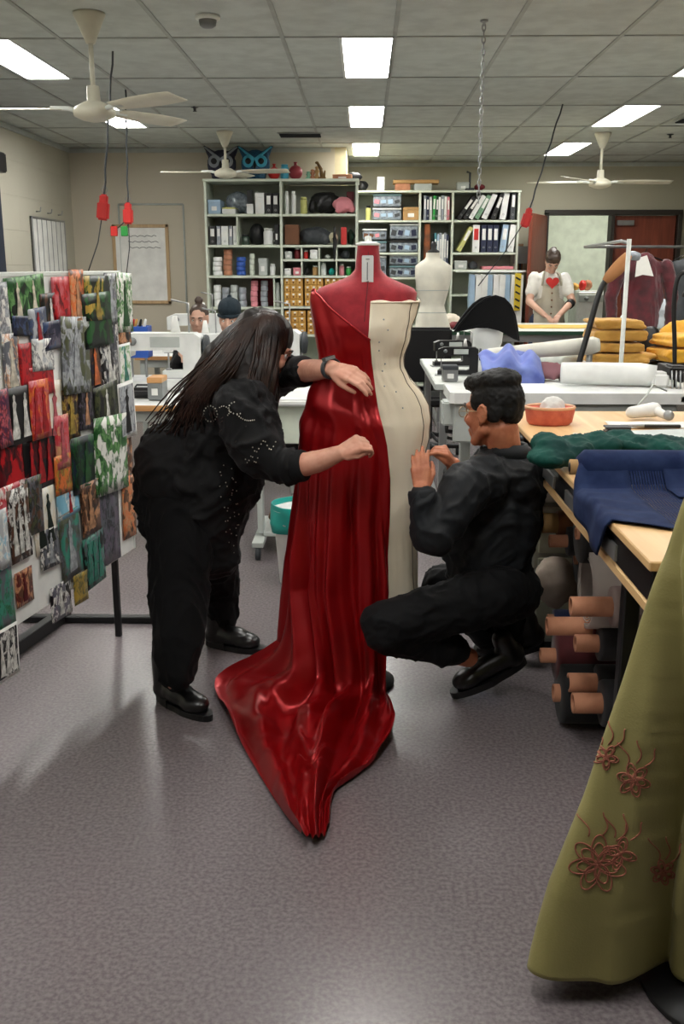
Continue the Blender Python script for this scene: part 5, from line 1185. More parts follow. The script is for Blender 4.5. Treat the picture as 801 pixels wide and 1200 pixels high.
# bicorne hat on a white head block
c=A(570,392,6.2)
t=thing('head_block','white milliner head block carrying the black bicorne hat','head block',(c.x,c.y,T2Z+.001))
q=MB(); top=A(568,368,6.2).z-T2Z
q.lathe([(.085,0),(.09,.02),(.075,.05),(.062,.09),(.066,.14),(.085,.19),(.094,.25),(.088,.31),(.065,.36),(.03,.385),(.002,.39)][:9] if False else [(.10,0),(.10,.02),(.075,.04),(.066,.09),(.075,.13),(.095,.18),(.10,.24),(.095,.29),(.07,.33),(.03,.352),(.002,.356)])
part('block',q,M['white_plastic'],t)
ht=thing('bicorne_hat','large black felt bicorne hat sitting on a white head block','hat',(c.x,c.y,T2Z+.26))
Hp=[(531,388),(537,379),(546,367),(556,356),(566,349),(577,346),(587,349),(595,357),(600,369),(603,384),(605,398),(599,396),(591,391),(581,386),(568,383),(555,383),(543,386)]
felt=mat('black_felt',(14,14,16),.85,sheen=.1,spec=.2)
def flap(dy,sc_,bow,nm):
    P=[A(px,py,6.2) for px,py in Hp]; cx=sum(p.x for p in P)/len(P); cz=sum(p.z for p in P)/len(P)
    rows=[]
    N=12
    for i in range(N+1):
        u=i/N; row=[]
        for p in P+[P[0]]:
            q=V((cx+(p.x-cx)*u*sc_,6.2+dy,cz+(p.z-cz)*u*sc_)); k=1-((q.x-cx)/.27)**2; q.y+=bow*max(0,k); row.append(q)
        rows.append(row)
    part(nm,MB().grid(rows,thick=.012),felt,ht,True)
flap(-.035,1,-.10,'front_brim'); flap(.035,.97,.10,'back_brim')
q=MB(); q.ell((c.x,c.y,A(570,372,6.2).z),(.10,.10,.10)); part('crown',q,felt,ht,True)
q=MB(); P=[A(px,py,6.2) for px,py in Hp[:11]]; q.tube([p+V((0,-.035-.10*max(0,1-((p.x-c.x)/.27)**2),0)) for p in P],.006,8); part('brim_binding',q,felt,ht,True)
# lavender fabric and other soft things on the middle table
lav=mat('lavender_cloth',(120,138,206),.7,rgb2=(92,108,190),scale=10,sheen=.2)
cy=5.32
rows=[]
for i in range(26):
    v=i/25; row=[]
    for j in range(34):
        u=j/33
        xa=A(566,400,5.4).x; x=xa+.34*u; yy=5.62-.40*v+.02*math.sin(u*9); zz=1.06-.20*v**1.3-.10*abs(u-.45)+.022*math.sin(u*16+v*3)+.03*noise.noise(V((u*4,v*4,1)))
        if v>.5: yy=5.42-.06*(v-.5)+.03*math.sin(u*20+v*2)*(v-.4); zz-=.16*(v-.5)*2*(.6+.4*math.sin(u*5+1))
        row.append((x,yy,zz))
    rows.append(row)
solo('lavender_cloth',MB().grid(rows,thick=.004),lav,'lavender blue cloth slumped over the middle table behind the crouching man','cloth')
heap('lavender_bundle',(A(600,412,5.75).x,5.72,T2Z),(.17,.12,.17),lav,'crumpled lavender blue bundle below the bicorne hat','fabric',12,61,vox=.012)
heap('pink_cloth',(A(640,425,5.75).x,5.74,T2Z),(.13,.09,.10),mat('dusty_pink',(176,124,132),.8),'dusty pink cloth crumpled right of the lavender fabric','fabric',10,62)
heap('fabric_offcut',(A(655,420,6.3).x,6.3,T2Z),(.16,.14,.12),mat('offcut_pale',(206,212,206),.7),'pale tangled offcuts behind the slanting pressing arm','fabric',12,63)
heap('fabric_offcut',(A(690,447,5.6).x,5.63,T2Z),(.14,.06,.06),M['brown'],'brown offcut under the horizontal white machine arm','fabric',8,64)
heap('fabric_offcut',(A(728,447,5.6).x,5.64,T2Z),(.16,.06,.05),M['dark_grey'],'dark offcut under the horizontal white machine arm','fabric',8,65)
# folded mustard cloths: each a thing
mus=mat('mustard_cloth',(206,158,74),.8,rgb2=(184,134,54),scale=12,sheen=.2,bump=.15,bscale=120)
must=[]
def folded(x,y_,z0,w,d,h,m,lab,seed,cat='fabric',grp=None,rz=0,name='folded_cloth'):
    """cloth folded over and over: rounded front rolls one above another"""
    R=random.Random(seed); n=max(2,round(h/.028)); b=MB(); lay=h/n
    for k in range(n):
        zc=z0+lay*(k+.5); rows=[]
        sh=R.uniform(-.02,.02); ww=w*R.uniform(.88,1.02)
        for a in range(15):
            xx=-ww/2+ww*a/14; rr=lay*.56*(1 if 0<a<14 else .55); off=.012*noise.noise(V((xx*9,seed,k))); zo=.008*noise.noise(V((xx*7,k*3,seed)))
            rows.append([V((xx+sh,(-d/2+off)+rr*.9-rr*math.cos(q) if math.cos(q)>0 else (d/2+off)-rr*.9-rr*math.cos(q),rr*math.sin(q)+zo)) for q in [2*PI*j/16 for j in range(16)]])
        t_=MB(); t_.grid([[p for p in r] for r in rows],closed=True); n1=len(rows[0])
        t_._add(rows[0],[tuple(range(n1))]); t_._add(rows[-1],[tuple(range(n1))])
        t_.xf(Matrix.Translation((x,y_,zc))@Matrix.Rotation(rz+R.uniform(-.08,.08),4,'Z'))
        t_.bm.verts.index_update(); b._add([v.co for v in t_.bm.verts],[[v.index for v in f.verts] for f in t_.bm.faces],True); t_.bm.free()
    me=blob('fc',b,.009,2,wrinkle(.006,18,seed))
    zm=min(v.co.z for v in me.vertices); c=V((x,y_,z0+.001)); me.transform(Matrix.Translation(V((-x,-y_,-zm))))
    o=bpy.data.objects.new(name,me); COL.objects.link(o); me.materials.append(m); o.location=c
    return tag(o,lab,cat,grp)
xm=A(717,410,6.1).x; z0=T2Z+.0
hs=[.055,.06,.05,.06,.05]; nm_=['lowest','second lowest','middle','second from the top','topmost']
z_=T2Z+.003
for k,h_ in enumerate(hs):
    folded(xm+.015*math.sin(k*2.3),6.05+.01*k,z_,.40-.022*k,.30,h_,mus,'mustard brown folded cloth, %s of the pile on the middle table'%nm_[k],70+k,'fabric','mustard cloths in a pile'); z_+=h_+.010
yel=mat('yellow_cloth',(232,176,44),.75,rgb2=(214,150,30),scale=10,sheen=.2)
z_=T2Z+.003
for k,(m_,h_,l_) in enumerate(((M['black_plastic'],.07,'black folded cloth under the bright yellow cloths at the right edge'),(yel,.08,'bright yellow cloth resting on black cloth at the right edge'),(yel,.07,'upper bright yellow cloth at the right edge'))):
    folded(A(787,405,6.0).x+.10+.02*k,5.95+.02*k,z_,.46,.30,h_,m_,l_,80+k,rz=.2); z_+=h_+.010
heap('black_cloth',(A(765,385,6.3).x,6.36,T2Z),(.10,.08,.26),M['black_plastic'],'black cloth bundle between the mustard pile and the yellow cloths','fabric',9,83)
heap('yellow_bundle',(A(790,390,6.35).x+.05,6.42,T2Z),(.18,.10,.28),yel,'crumpled yellow bundle behind the folded yellow cloths','fabric',9,84)
# garment rack with burgundy costume
rk=thing('garment_rack','chrome garment rack post and rail standing before the mustard fabric pile','garment rack',(A(737,280,5.42).x,5.42,0))
p0=A(737,280,5.42); part('post',MB().tube([(p0.x,5.42,.06),(p0.x,5.42,p0.z)],.012,12),M['white_paint'],rk,True)
zr=A(760,286,6.3).z
part('rail',MB().tube([(p0.x,5.42,p0.z-.02),(p0.x+.10,6.0,zr+.01),(p0.x+.16,7.25,zr),(p0.x+1.1,7.25,zr)],.010,10),M['steel'],rk,True)
part('rack_foot',MB().bb(p0.x-.02,p0.x+.02,5.22,5.50,.002,.06),M['white_paint'],rk,True); part('post',MB().tube([(p0.x+1.1,7.25,.03),(p0.x+1.1,7.25,zr)],.012,12),M['white_paint'],rk,True)
def garment(x,y_,ztop_,w,L,m,lab,seed,sl=True,cat='garment',grp=None,d=.07):
    t=thing('hanging_garment',lab,cat,(x,y_,ztop_),0,grp)
    part('hanger',MB().tube([(0,0,0),(.015,0,.03),(0,0,.045),(-.012,0,.035)],.003,6).tube([(-w*.42,0,-.055),(0,0,0),(w*.42,0,-.055)],.005,6),M['black_metal'],t)
    b=MB(); b.ell((0,0,-.10),(w*.5,d,.06)); b.cone((0,0,-.10),(0,0,-L+.04),w*.30,w*.36,20); b.ell((0,0,-L*.55),(w*.42,d,L*.44)); 
    me=blob('g',b,.010,3,wrinkle(.016,12,seed,(1,1,.4))); 
    for v in me.vertices: v.co.y*=.55
    part('bodice',me,m,t)
    if sl:
        for s in (-1,1):
            b=MB(); b.cone((s*w*.44,0,-.09),(s*w*.60,0,-.30),.055,.045); b.cone((s*w*.60,0,-.30),(s*w*.56,-.02,-L*.96),.045,.035); part('sleeve',blob('s',b,.009,3,wrinkle(.010,16,seed+s)),m,t)
    return t
zg=zr-.045
gx=A(757,300,7.2).x
garment(gx,7.25,zg,.36,.52,M['maroon'],'burgundy patterned costume coat hanging on the chrome rack',3)
q=garment(gx+.29,7.25,zg,.22,.55,M['dark_grey'],'dark grey garment hanging right of the burgundy coat',5,False); garment(gx+.50,7.25,zg,.20,.56,M['black_plastic'],'black garment hanging at the right end of the rail',6,False)
heap('white_cloth',(A(757,378,6.6).x,6.72,T2Z),(.20,.10,.22),mat('white_cloth',(224,224,220),.8),'white cloth crumpled below the burgundy coat','fabric',10,91)
q=MB(); c=A(753,315,7.12); q.prism([(-.045,.07),(.02,.09),(.075,-.05),(.0,-.04),(-.05,-.055)],-.006,.006,'y',c); solo('white_lining',q,M['paper'],'white lining panel pinned on the burgundy coat','lining')
heap('shoulder_pad',tuple(A(741,306,7.05)),(.07,.05,.06),M['silver_box'],'grey fluffy shoulder pad hanging at the left of the burgundy coat','pad',6,93,vox=.009,amp=.006)
# tan tailor's arm and the black curved hose
t=thing('flexible_lamp','black curved arm rising to a tan padded sleeve at the garment rack','lamp arm',(A(672,448,5.5).x,5.6,T2Z+.001))
pts=[A(671,450,5.58),A(676,432,5.6),A(684,405,5.62),A(692,377,5.64),A(699,352,5.66),A(704,338,5.67),A(709,329,5.68)]
part('black_arm',MB().tube([crom(pts,k/4) for k in range(25)],.016,12),M['black_plastic'],t,True)
part('tan_sleeve',MB().tube([A(708,330,5.68),A(713,325,5.68),A(722,316,5.68),A(731,306,5.68),A(736,298,5.68)],[.018,.030,.038,.036,.022],18),mat('tan_pad',(190,132,84),.8),t,True)
part('lamp_base',MB().bb(A(671,450,5.58).x-.06,A(671,450,5.58).x+.06,5.57,5.69,T2Z+.001,T2Z+.03,.006),M['black_plastic'],t,True)
t=thing('flexible_lamp','black gooseneck arm bending over at the right edge of the photo','lamp arm',(A(790,430,5.4).x,5.44,T2Z-.02))
pts=[A(790,434,5.4),A(790,400,5.4),A(789,370,5.4),A(790,345,5.4),A(793,328,5.4),A(799,320,5.4),A(808,322,5.4),A(812,334,5.4)]
part('gooseneck',MB().tube([crom(pts,k/4) for k in range(29)],.012,10),M['black_plastic'],t,True)
part('lamp_head',MB().lathe([(.02,0),(.05,-.04),(.055,-.06),(.02,-.055)],A(812,334,5.4)),M['black_plastic'],t,True)
part('clamp',MB().bb(A(790,430,5.4).x-.03,A(790,430,5.4).x+.03,5.37,5.62,A(790,434,5.4).z-.03,A(790,434,5.4).z+.02),M['dark_grey'],t,True)
# ================================================================ far table with the standing worker
FZ=.93
table(.64,4.4,9.05,10.35,FZ,'long white far table where the apron-wearing worker stands',M['white_paint'],M['dark_green_f'],M['steel'])
ys=mat('yellow_stuff',(236,196,96),.8)
q=MB(); rows=[[V((A(605,378,9.7).x+1.05*u/20,9.4+.55*v/8,FZ+.006+.012*max(0,noise.noise(V((u*.3,v*.5,2))))+.001*u*0)) for u in range(21)] for v in range(9)]; q.grid(rows,thick=.003); solo('yellow_cloth',q,ys,'yellow cloth spread flat on the far table before the standing worker','fabric')
heap('white_cloth',(A(522,376,9.6).x,9.6,FZ),(.18,.16,.12),mat('offwhite',(226,214,196),.8),'cream crumpled cloth at the left end of the far table','fabric',9,95); heap('dark_red_cloth',(A(534,378,9.3).x,9.25,FZ),(.10,.08,.07),M['dark_red'],'dark red cloth scrap near the bicorne hat on the far table','fabric',7,96)
heap('white_cloth',(A(770,372,9.2).x,9.3,FZ),(.34,.16,.26),mat('bluish_white',(220,226,232),.8),'white cloth mound at the right end of the far table','fabric',10,97)
heap('paper_scraps',(A(735,372,9.2).x,9.16,FZ),(.12,.06,.08),M['paper'],'paper scraps beside the white mound on the far table','paper',8,98)
ibox('sewing_box',A(612,370,10.1).x-.42,A(612,370,10.1).x-.10,9.95,10.2,FZ+.001,FZ+.09,M['kraft'],'tan box on the far table left of the standing worker','box')
# small cream dress form behind
dx=A(507,330,8.5).x; t=thing('dress_form','small cream dress form with dark neck knob, standing before the far shelving','dress form',(dx,8.5,0))
TF=[];
for py,xl,xr,ry in ((296,499,515,.05),(303,498.5,515.5,.055),(307,492,522,.07),(312,486,529,.09),(322,486,529,.11),(332,487,527,.12),(345,489,524,.11),(358,492,520,.10),(372,488,524,.12),(385,485,528,.13),(398,486,527,.13)):
    a=A(xl,py,8.5); b=A(xr,py,8.5); TF.append((a.z,(a.x+b.x)/2-dx,(b.x-a.x)/2,ry))
TF.sort(); rows=[]
for i in range(41):
    z=TF[0][0]+(TF[-1][0]-TF[0][0])*i/40; cx,rx,ry=interp(TF,z); rows.append([V((cx+rx*math.sin(a),-ry*math.cos(a),z)) for a in [2*PI*k/36 for k in range(36)]])
b=MB().grid(rows,closed=True); b._add(rows[0],[tuple(range(36))]); b._add(rows[-1],[tuple(range(36))]); cf_=mat('form_linen',(232,228,212),.8); part('torso',b,cf_,t)
zt=TF[-1][0]; part('neck_knob',MB().lathe([(.05,zt+.001),(.05,zt+.012),(.02,zt+.03),(.028,zt+.06),(.018,zt+.085),(.002,zt+.09)]),M['black_plastic'],t)
part('pole',MB().tube([(0,0,.05),(0,0,TF[0][0]-.002)],.02,12),M['black_metal'],t)
for k in range(4): a=k*PI/2+.4; part('stand_foot',MB().cone((0,0,.10),(.26*math.cos(a),.26*math.sin(a),.02),.018,.014),M['black_metal'],t)
for z in (1.30,1.12): 
    cx,rx,ry=interp(TF,z); part('tape_line',MB().tube([V((cx+(rx+.002)*math.sin(a),-(ry+.002)*math.cos(a),z)) for a in [2*PI*k/36 for k in range(36)]],.003,5,closed=True),M['light_grey'],t)
# ---- standing worker
hc=A(647,307,10.75)
t=thing('person','standing worker in white tee and grey apron with red heart, working at far table','person',(hc.x,10.8,0)); F=frame(hc,V((-.1,-1,-.95)),V((0,-.9,1)))
s=MB(); head(s,F,.93); nk=hc+V((0,.11,-.10)); s.cone(F@V((0,-.05,-.06)),nk,.05,.055); taper(s,[nk+V((0,.02,-.09)),V((hc.x,10.88,1.15)),V((hc.x,10.9,.9))],[.11,.12,.12])
arms=[]
for q in (-1,1):
    sh_=V((hc.x+q*.160,10.88,nk.z-.06)); e_=V((hc.x+q*.225,10.74,1.13)); w_=V((hc.x+q*.07-.03,10.47,FZ+.07)); taper(s,[sh_,e_,w_],[.05,.04,.027]); hand(s,w_,V((-q*.4,-1,-.25)),V((0,-.2,1)),-q*-1,[(.5,.6,.3)]*4,(.9,.2),.88); arms.append((sh_,e_,w_))
    taper(s,[V((hc.x+q*.09,10.9,.9)),V((hc.x+q*.10,10.9,.48)),V((hc.x+q*.10,10.92,.09))],[.085,.06,.04]); s.cone(V((hc.x+q*.10,10.92,.06)),V((hc.x+q*.10,10.78,.035)),.04,.032)
bpart('body',blob('body',s,.008,2),M['skin_pale'],t); eyes(F,t,.93)
b=MB(); b.cone(V((hc.x,10.88,nk.z-.14)),V((hc.x,10.9,1.0)),.16,.155); b.ell(V((hc.x,10.88,nk.z-.09)),(.175,.11,.09))
for sh_,e_,w_ in arms: b.cone(sh_,sh_.lerp(e_,.62),.062,.062)
bpart('tee_shirt',blob('tee',b,.010,4,wrinkle(.010,8,2)),mat('white_tee',(236,234,228),.8),t)
ap=mat('apron_cloth',(190,184,166),.85); rows=[]
for i in range(16):
    z=nk.z-.13-(nk.z-.13-.62)*i/15; w_=.115 if i<4 else .165
    rows.append([V((hc.x+w_*math.sin(a)*1.05,10.885-(.175+.02*(z<1.0))*math.cos(a)-.004,z+.004*math.sin(a*9)*0)) for a in [(-1.15+2.3*k/20) for k in range(21)]])
part('apron',MB().grid(rows,thick=.004),ap,t,True)
for q in (-1,1): part('apron_strap',MB().tube([V((hc.x+q*.10,10.72,nk.z-.14)),V((hc.x+q*.085,10.75,nk.z-.03)),V((hc.x+q*.06,10.86,nk.z+.0)),V((hc.x+q*.05,10.95,nk.z-.06))],.011,8),ap,t,True)
hz=A(647,331,10.68); pts=[]
for k in range(30):
    a=2*PI*k/30; pts.append((.0045*16*math.sin(a)**3*.95,.0042*(13*math.cos(a)-5*math.cos(2*a)-2*math.cos(3*a)-math.cos(4*a))))
part('red_heart',MB().prism(pts,-.006,.006,'y',V((hc.x,10.695,hz.z))),M['red_plastic'],t,True,'red heart on the apron bib')
for k in range(4): part('apron_button',MB().lathe([(.009,-.004),(.009,.002)],V((hc.x,10.688,hz.z-.11-.07*k)),10,'y'),M['brown'],t,True)
e_=arms[1][1]; part('arm_band',MB().tube([e_.lerp(arms[1][2],.08),e_.lerp(arms[1][2],.26)],.046,14),M['black_plastic'],t,True)
b=MB()
for q in (-1,1): b.cone(V((hc.x+q*.09,10.9,.92)),V((hc.x+q*.10,10.9,.48)),.10,.08); b.cone(V((hc.x+q*.10,10.9,.48)),V((hc.x+q*.10,10.92,.11)),.08,.06)
bpart('trousers',blob('trousers',b,.011,4,wrinkle(.01,6,3)),M['denim'],t)
b=MB(); P=lambda x,y_,z_:F@V((x,y_,z_)); b.ell(P(0,-.022,.046),(.082,.098,.086),F); b.ell(P(0,.030,.085),(.070,.050,.035),F); b.ell(P(0,-.07,.0),(.06,.045,.07),F); b.ell(P(0,-.10,.07),(.04,.035,.04),F)
bpart('hair',blob('hair',b,.007,3,lambda co,n:.004*noise.noise(co*40)),mat('brown_hair',(70,54,44)),t)
# ---- dark swivel chair beyond the toile
t=thing('office_chair','black swivel chair standing on the floor behind the cream toile','chair',(.50,7.9,0))
part('seat',MB().box((0,0,.47),(.44,.44,.08),None,.03),M['black_plastic'],t); part('backrest',MB().box((0,.20,.80),(.40,.06,.44),(.1,0,0),.03),M['black_plastic'],t); part('column',MB().tube([(0,0,.08),(0,0,.43)],.028),M['dark_grey'],t); part('back_bar',MB().tube([(0,.1,.42),(0,.24,.44),(0,.24,.65)],.016),M['dark_grey'],t)
for k in range(5):
    a=k*2*PI/5+.3; l_=part('leg',MB().cone((0,0,.10),(.28*math.cos(a),.28*math.sin(a),.075),.026,.018),M['black_plastic'],t); part('castor',MB().lathe([(.028,-.02),(.03,0),(.028,.02)],(.28*math.cos(a),.28*math.sin(a),.032),14,'x'),M['black_plastic'],l_)
# ---- corridor things seen through the door
x0,x1=A(672,330,14.6).x,A(700,330,14.6).x
t=thing('washing_machine','white appliance standing in the corridor behind the open door','appliance',((x0+x1)/2,14.6,0))
part('cabinet',MB().bb(x0,x1+.1,14.3,14.9,.002,1.15,.02),M['white_plastic'],t,True); part('door_panel',MB().bb(x0+.04,x1+.06,14.285,14.299,.1,.78,.01),M['white_paint'],t,True); part('control_strip',MB().bb(x0+.02,x1+.08,14.28,14.299,1.0,1.1),M['light_grey'],t,True); part('knob',MB().lathe([(.03,-.03),(.03,0)],(x0+.12,14.28,1.05),14,'y'),M['grey_plastic'],t,True)
z=1.153
for px,m_,n_,k in ((666,'green_plastic','green',1),(675,'card_yellow','tan',0),(684,'red_plastic','red',1),(690,'cardboard','orange brown',1)):
    heap('cloth_bundle',(A(px,310,14.5).x,14.5,z if px>668 else z),(.075,.08,.10+.05*k),M[m_],'%s bundle on top of the white appliance in the corridor'%n_,'bundle',6,int(px))
# ================================================================ goods on the long cutting table
ter=mat('coral_wicker',(214,112,88),.6,rgb2=(196,92,72),scale=30,bump=.3,bscale=90)
c=A(648,492,3.78); t=thing('basket','coral pink oval basket holding white fabric on the light wood table','basket',(c.x,3.86,TZ+.001))
part('basket_wall',MB().lathe([(.078,.0),(.088,.01),(.096,.055),(.094,.066),(.088,.066),(.084,.012),(.02,.010)],(0,0,0),32,sc=(1,.8),cap=False),ter,t)
part('rim',MB().tube([(.094*math.cos(a),.075*math.sin(a),.066) for a in [2*PI*k/32 for k in range(32)]],.006,8,closed=True),mat('basket_rim',(226,176,140),.6),t)
part('base',MB().lathe([(.078,.001),(.078,.010)],(0,0,0),32,sc=(1,.8)),ter,t)
heap('white_cloth',(c.x+.01,3.86,TZ+.014),(.062,.045,.085),mat('white_cloth',(224,224,220),.8),'white cloth crumpled inside the coral basket','fabric',8,101,vox=.006,amp=.006,sc=30)
# magazines
for k,(px,py,w_,rz,m_,n_) in enumerate(((762,521,.30,.12,'silver_box','lowest wide grey magazine'),(758,516,.27,-.05,'pink','magazine with pink edge in the middle'),(768,512,.26,.2,'light_grey','topmost grey magazine'))):
    z_=TZ+.001+.011*k; c=atz(px,py,z_); b=MB().box((0,0,.005),(w_,.20,.009),None,.0015); o=solo('magazine',b.xf(Matrix.Translation((c.x+.03,c.y,z_))@Matrix.Rotation(rz,4,'Z')),M[m_],'%s of the pile behind the teal cloth'%n_,'magazine','magazines on the cutting table')
    part('pages',MB().box((0,0,.0),(w_-.012,.196,.006),None,0).xf(Matrix.Translation((.0,.0,.0052))@Matrix.Rotation(rz,4,'Z')),M['paper'],o)
c=atz(724,509,TZ); q=MB().bb(c.x-.05,c.x+.045,c.y-.03,c.y+.03,TZ+.001,TZ+.022,.008); o=solo('stapler',q,M['black_plastic'],'small black case lying left of the magazines','case'); part('case_lid',MB().bb(-.048,.043,-.028,.028,.0225,.03,.003),M['dark_grey'],o)
for k,(px,py,w_,d_,n_) in enumerate(((765,499,.34,.16,'broad white paper sheet near the back edge of the cutting table'),(700,512,.16,.10,'small white sheet beside the black case'),(665,514,.10,.05,'narrow white sheet behind the teal cloth'))):
    c=atz(px,py,TZ); rows=[[V((c.x+w_*(i/8-.5),c.y+d_*(j/5-.5),TZ+.002+.004*abs(math.sin(i*.7+j)))) for i in range(9)] for j in range(6)]; solo('paper_sheet',MB().grid(rows,thick=.001),M['paper'],n_,'paper')
c=atz(748,492,TZ); q=MB(); q.cone((c.x-.03,c.y,TZ+.03),(c.x+.06,c.y+.01,TZ+.04),.024,.03); q.cone((c.x+.06,c.y,TZ+.04),(c.x+.10,c.y-.04,TZ+.02),.02,.014); me=MB(); 
o=solo('rotary_cutter',q,M['paper'],'white hand-held cloth cutter on the cutting table','cutter'); part('blade_guard',MB().lathe([(.02,-.008),(.02,.008)],(.07,-.05,.02),14,'y'),M['steel'],o); part('cutter_cord',MB().tube([(-.06,0,.03),(.02,.10,.08),(.10,.3,.10),(.22,.5,.05)],.004,6),M['light_grey'],o)
q=MB(); c=atz(775,503,TZ); q.bb(c.x-.07,c.x+.07,c.y-.008,c.y+.008,TZ+.006,TZ+.018,.004); o=solo('scissors',q,M['black_plastic'],'black handled scissors on the white sheet','scissors'); part('blade',MB().cone((-.07,0,.006),(-.15,.02,.006),.007,.002),M['steel'],o)
# teal cloth lying across
tealc=mat('teal_cloth',(0,70,60),.75,rgb2=(0,48,44),scale=8,spec=.25)
b=MB()
for k in range(17):
    u=k/16; p=atz(642+150*u,538-8*math.sin(u*3)-2*u,TZ+.035); b.ell((p.x,p.y+.02*math.sin(k*1.7),TZ+.026+.018*abs(math.sin(k*1.3))),(.065,.085+.02*math.sin(k*2.1),.030+.012*math.sin(k*2.3)),Euler((.2*math.sin(k),.3*math.sin(k*2),.4*math.sin(k*1.4))).to_matrix().to_4x4())
me=blob('teal_cloth',b,.007,3,wrinkle(.012,20,7)); zm=min(v.co.z for v in me.vertices); c0=V((1.0,3.1,TZ+.001)); me.transform(Matrix.Translation(V((-1.0,-3.1,-zm)))); o=bpy.data.objects.new('teal_cloth',me); COL.objects.link(o); me.materials.append(tealc); o.location=c0; tag(o,'crumpled dark teal cloth lying across the light wood cutting table','fabric')
# blue net on its cardboard tube, trailing over the table edge
net=mat('blue_net',(32,46,80),.85,rgb2=(16,30,66),scale=20,spec=.2); nt=net.node_tree; pb=nt.nodes['Principled BSDF']
tc=nt.nodes.new('ShaderNodeTexCoord'); wv=nt.nodes.new('ShaderNodeTexWave'); wv.bands_direction='X'; wv.inputs['Scale'].default_value=42; wv.inputs['Distortion'].default_value=1.0
rp=nt.nodes.new('ShaderNodeValToRGB'); rp.color_ramp.elements[0].position=.28; rp.color_ramp.elements[1].position=.40; rp.color_ramp.elements[0].color=(.35,.35,.35,1); rp.color_ramp.elements[1].color=(1,1,1,1)
nt.links.new(tc.outputs['Object'],wv.inputs['Vector']); nt.links.new(wv.outputs['Fac'],rp.inputs['Fac']); nt.links.new(rp.outputs['Color'],pb.inputs['Alpha'])
net2=mat('blue_net_dense',(34,48,82),.85,rgb2=(18,32,68),scale=20,spec=.2)
t=thing('net_roll','dark blue dress net rolled on a cardboard tube, trailing over the table edge','fabric',(1.0,2.95,TZ))
a=atz(656,548,TZ+.05); part('cardboard_tube',MB().tube([(TX-.02,a.y,TZ+.052),(1.75,a.y,TZ+.052)],.022,16),M['kraft'],t,True)
part('tube_core',MB().tube([(TX-.0205,a.y,TZ+.052),(TX-.0215,a.y,TZ+.052)],.014,14),M['black_plastic'],t,True)
part('rolled_net',MB().tube([(TX+.0,a.y,TZ+.052),(TX+.02,a.y,TZ+.052),(1.7,a.y,TZ+.052)],[.030,.049,.047],20),net2,t,True)
def netz(x): # height over / beside the table
    return TZ+.006
rows=[]
for i in range(40):
    v=i/39; row=[]
    for j in range(60):
        u=j/59
        L=(.46-.30*abs(2*u-.75)**1.6)   # how far the free end reaches toward the camera
        y_=a.y-.03-L*v*1.15
        s_=-.11+1.1*u*1.0
        if s_<0: x=TX-.008-.006*math.sin(v*9); z=TZ+.004+s_*(.6+.4*v)
        else: x=TX+s_; z=TZ+.006+.008*abs(noise.noise(V((u*9,v*5,3))))*1.5
        z+= .06*max(0,1-v*8)*(1 if s_>=0 else .4)
        row.append((x,y_,z))
    rows.append(row)
part('net_sheet',MB().grid(rows,thick=.0012),net,t,True)
part('net_fold',MB().grid([[ (V(p)+V((.0,.0,.006))) for p in r[18:60]] for r in rows[:14]],thick=.0012),net2,t,True)
part('net_edge',MB().grid([[ (V(p)+V((-.003,.0,.002))) for p in r[0:14]] for r in rows],thick=.0012),net2,t,True)
# ================================================================ rolls stored under the table
def roll(p,r,L,m,lab,core=.032,out=.10,tube='cardboard',grp=None,rings=None):
    """bolt of cloth wound on a cardboard tube, its end facing left"""
    t=thing('fabric_roll',lab,'fabric roll',(p.x+L/2,p.y,p.z-r),0,grp); x=-L/2; z=r
    part('cloth',MB().lathe([(core+.002,x),(r*.97,x+.001),(r,x+.01),(r,x+L-.01),(r*.97,x+L-.001),(core+.002,x+L)],(0,0,z),28,'x'),m,t)
    part('cardboard_tube',MB().lathe([(core*.72,x-out+.003),(core*.74,x-out),(core,x-out),(core,x+L+.02),(core*.74,x+L+.02),(core*.72,x-out+.003)],(0,0,z),22,'x',cap=False),M[tube],t)
    part('tube_hole',MB().lathe([(core*.7,x-out+.012),(.001,x-out+.013)],(0,0,z),16,'x',cap=False),M['black_plastic'],t)
    part('cloth_edge',MB().tube([(x+.004,(r*(.5+.45*k/40))*math.cos(k*.45),z+(r*(.5+.45*k/40))*math.sin(k*.45)) for k in range(41)],.0018,4),m,t)
    return t
def P(px,py,y): return A(px,py,y)
wine=mat('wine_cloth',(84,20,26),.85,rgb2=(60,12,18),sheen=.15); blk=mat('black_cloth',(16,16,18),.85,sheen=.1); blk2=mat('charcoal_cloth',(34,32,36),.85,sheen=.1); nv=mat('navy_cloth',(22,32,70),.8,sheen=.15); taupe=mat('taupe_cloth',(150,132,128),.85,rgb2=(132,114,110)); pap=mat('grey_paper_roll',(172,162,156),.7)
# storage rack below the table
rk=thing('roll_rack','dark steel rack holding the rolls under the cutting table','rack',(1.2,2.95,0))
for x in (.90,1.75):
    for y_ in (2.66,3.50): part('rack_post',MB().bb(x-.012,x+.012,y_-.012,y_+.012,.002,.74),M['black_metal'],rk,True)
for z in (.02,.245,.66):
    for y_ in (2.66,3.50): part('rack_rail',MB().bb(.912,1.738,y_-.01,y_+.01,z,z+.018),M['black_metal'],rk,True)
G3='cloth rolls under the cutting table'
def R2(px,py,y,r,L,m,lab,**k):
    p=P(px,py,y); p.z=max(p.z,r+.004); return roll(p,r,L,m,lab,grp=G3,**k)
R2(655,812,3.10,.10,.75,blk,'thick black cloth roll on the floor, nearest left, lowest under table',core=.03,out=.02)
R2(704,824,2.93,.075,.6,blk2,'charcoal roll with long pink-brown tube end, lowest in front',core=.033,out=.09)
R2(697,801,2.86,.050,.6,blk,'black roll with tube end just above the lowest front roll',core=.031,out=.09) if False else None
o=R2(698,800,3.02,.06,.6,blk,'black roll with tube end, second from the floor',core=.031,out=.09)
